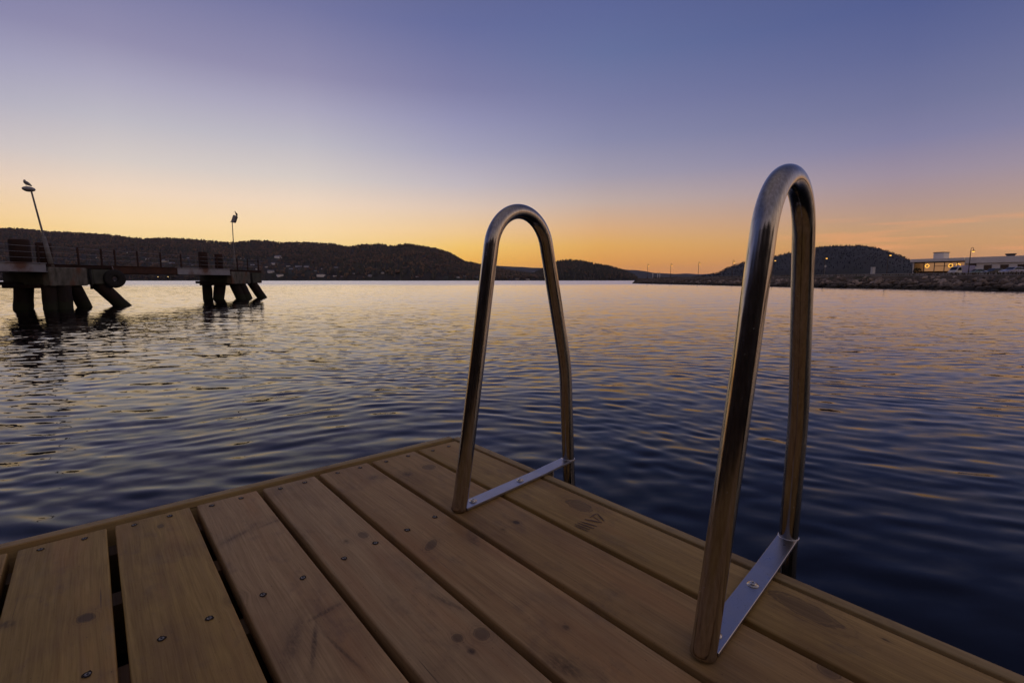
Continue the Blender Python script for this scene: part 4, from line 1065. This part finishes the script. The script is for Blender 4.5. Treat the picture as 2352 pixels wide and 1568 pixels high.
def sedan(label, loc, rz, col, L_=4.5, H_=1.48):
    paint, t, b = mat_base("car_paint", col, .28, .3); b.inputs["Coat Weight"].default_value = .6
    nz = t.noise(t.new("ShaderNodeTexCoord").outputs["Object"], 3.0, 4.0); t.l.new(t.mapr(nz, .3, .7, .24, .36), b.inputs["Roughness"])
    root = empty("parked_car", loc, rz); tag(root, label, "car", "vehicles parked by the white building"); k = L_/4.5; v = H_/1.48
    S = [(-2.22,.35,0),(-2.25,.70,0),(-2.1,.95,0),(-1.65,1.02,0),(-1.05,1.42,1),(-.35,1.48,1),(.35,1.44,1),(1.1,.98,0),(1.9,.86,0),(2.22,.66,0),(2.24,.36,0),(1.8,.24,0),(-1.8,.24,0)]
    body_loft([(x*k, z*v, t_) for x, z, t_ in S], .88, paint, "body", root)
    G = [(-1.52,1.02,0),(-1.0,1.365,1),(-.35,1.415,1),(.32,1.38,1),(.98,1.0,0)]
    mb = MB()
    for s in (-1, 1):
        mb.add([(x*k, s*(.885 if not t_ else .745), z*v) for x, z, t_ in G], [tuple(range(5)) if s > 0 else tuple(range(4, -1, -1))])
    mb.add([(1.06*k,-.74,1.02*v),(1.06*k,.74,1.02*v),(.42*k,.62,1.41*v),(.42*k,-.62,1.41*v)], [(0,1,2,3)]); mb.add([(-1.62*k,-.74,1.05*v),(-1.62*k,.74,1.05*v),(-1.12*k,.62,1.40*v),(-1.12*k,-.62,1.40*v)], [(3,2,1,0)])
    mb.build("windows", glassd, root)
    for s in (-1, 1):
        mb = MB(); mb.bbox((2.19*k, s*.62, .68*v), (.12, .38, .16), .03); mb.build("headlight", mat_noise("headlight_glass", rgb(.6,.6,.62), rgb(.5,.5,.52), 5, .15), root)
        mb = MB(); mb.bbox((-2.2*k, s*.66, .78*v), (.12, .32, .18), .03); mb.build("taillight", mat_noise("taillight_glass", rgb(.25,.02,.02), rgb(.2,.02,.02), 5, .2), root)
    wheels(root, (-1.38*k, 1.40*k), .32, .82)
def van(loc, rz):
    root = empty("parked_van", loc, rz); tag(root, "white box van with lilac cargo box parked behind the nearest street lamp", "van", "vehicles parked by the white building")
    paint = mat_noise("van_white", rgb(.72,.70,.67), rgb(.62,.60,.58), 2, .4); box = mat_noise("cargo_panel", rgb(.40,.38,.58), rgb(.34,.33,.52), 1.5, .5)
    S = [(2.35,.35,0),(2.40,.85,0),(2.15,1.15,0),(1.55,2.0,1),(.75,2.05,1),(.75,.35,0)]
    body_loft(S, .95, paint, "cab", root, .92)
    mb = MB(); mb.bbox((-.85, 0, 1.34), (3.15, 1.98, 1.85), .06); mb.build("cargo_box", box, root)
    mb = MB(); mb.add([(2.09,-.78,1.25),(2.09,.78,1.25),(1.64,.76,1.90),(1.64,-.76,1.90)], [(0,1,2,3)])
    for s in (-1, 1): mb.add([(1.95,s*.957,1.2),(1.55,s*.90,1.85),(.95,s*.90,1.85),(.95,s*.957,1.2)], [(0,1,2,3)])
    mb.build("windscreen", glassd, root)
    for s in (-1, 1):
        mb = MB(); mb.bbox((2.36, s*.68, .80), (.12,.34,.22), .04); mb.build("headlight", mat_noise("headlight_glass", rgb(.6,.6,.62), rgb(.5,.5,.52), 5, .15), root)
    wheels(root, (-1.5, 1.5), .36, .84)
def ground_at(px, Y): s = slope_x(px); return Vector((s*Y, Y, LOT))
van(ground_at(2205, 114), R(186))
sedan("pale teal car half hidden behind the nearest street lamp pole", ground_at(2240, 113), R(178), rgb(.12,.22,.30), 4.2)
sedan("black car parked between the teal and silver blue cars", ground_at(2282, 106), R(182), rgb(.012,.013,.018), 4.4)
sedan("silver blue car parked nearest the right edge", ground_at(2326, 98), R(184), rgb(.30,.32,.50), 4.7, 1.56)

# small things along the quay
def cabinet():
    root = empty("utility_cabinet", ground_at(2003, 96)); tag(root, "small white cabinet standing on the bank in front of the round hill", "cabinet")
    w = mat_noise("cabinet_white", rgb(.62,.62,.64), rgb(.5,.5,.52), 3, .6)
    mb = MB(); mb.bbox((0,0,.72), (.62,.45,1.44), .03); mb.build("cabinet_body", w, root)
    mb = MB(); mb.bbox((0,0,1.47), (.72,.55,.07), .02); mb.build("lid", WALLS[2], root)
    mb = MB(); mb.bbox((-.02,-.235,.74), (.50,.02,1.2), .006); mb.build("door", w, root)
cabinet()
def sign():
    root = empty("signpost", ground_at(1893, 92)); tag(root, "small pale sign on a post below the left of two hill lamps", "sign")
    mb = MB(); mb.tube([(0,0,-.2),(0,0,1.65)], .035, 8); mb.build("post", galv, root)
    mb = MB(); mb.bbox((0,-.045,1.52), (.42,.03,.34), .01, .3); mb.build("sign_plate", mat_noise("sign_face", rgb(.5,.5,.52), rgb(.4,.4,.42), 4, .6), root)
sign()
def marker(px, Y, h, w, txt):
    root = empty("marker_post", ground_at(px, Y)); tag(root, "white marker post near the tip of the embankment, " + txt, "post", "marker posts at the tip")
    mb = MB(); mb.tube([(0,0,-.3),(0,0,h)], w, 8); mb.build("post", WALLS[0], root)
    mb = MB(); mb.lathe([(w*1.5,h), (w*1.5,h+.15), (w*.5,h+.3)], Matrix(), 10); mb.build("cap", WALLS[2], root)
marker(1499, 152, 1.05, .10, "leftmost"); marker(1510.5, 150, .95, .10, "middle one"); marker(1515, 150, .95, .10, "right one")

# ------------------------------------------------------------------ evening haze
HAZE = True
if HAZE:
    mb = MB(); mb.box((0, 5200, 158.4), (21000, 16400, 323.2)); hm = bpy.data.materials.new("evening_haze"); hm.use_nodes = True
    t = NT(hm.node_tree); t.n.clear(); pv = t.new("ShaderNodeVolumePrincipled"); pv.inputs["Color"].default_value = (.62,.66,.95,1); pv.inputs["Density"].default_value = 3.0e-5; pv.inputs["Anisotropy"].default_value = .2
    t.l.new(pv.outputs[0], t.new("ShaderNodeOutputMaterial").inputs["Volume"])
    tag(mb.build("haze", hm), kind="stuff")

# ------------------------------------------------------------------ render settings
scene.view_settings.view_transform = 'Standard'; scene.view_settings.look = 'None'
scene.view_settings.exposure = 0.0; scene.view_settings.gamma = 1.0
scene.cycles.use_denoising = True
scene.cycles.max_bounces = 8; scene.cycles.glossy_bounces = 5; scene.cycles.transmission_bounces = 6; scene.cycles.diffuse_bounces = 3
scene.cycles.sample_clamp_indirect = 3.0
scene.cycles.caustics_reflective = False; scene.cycles.caustics_refractive = False
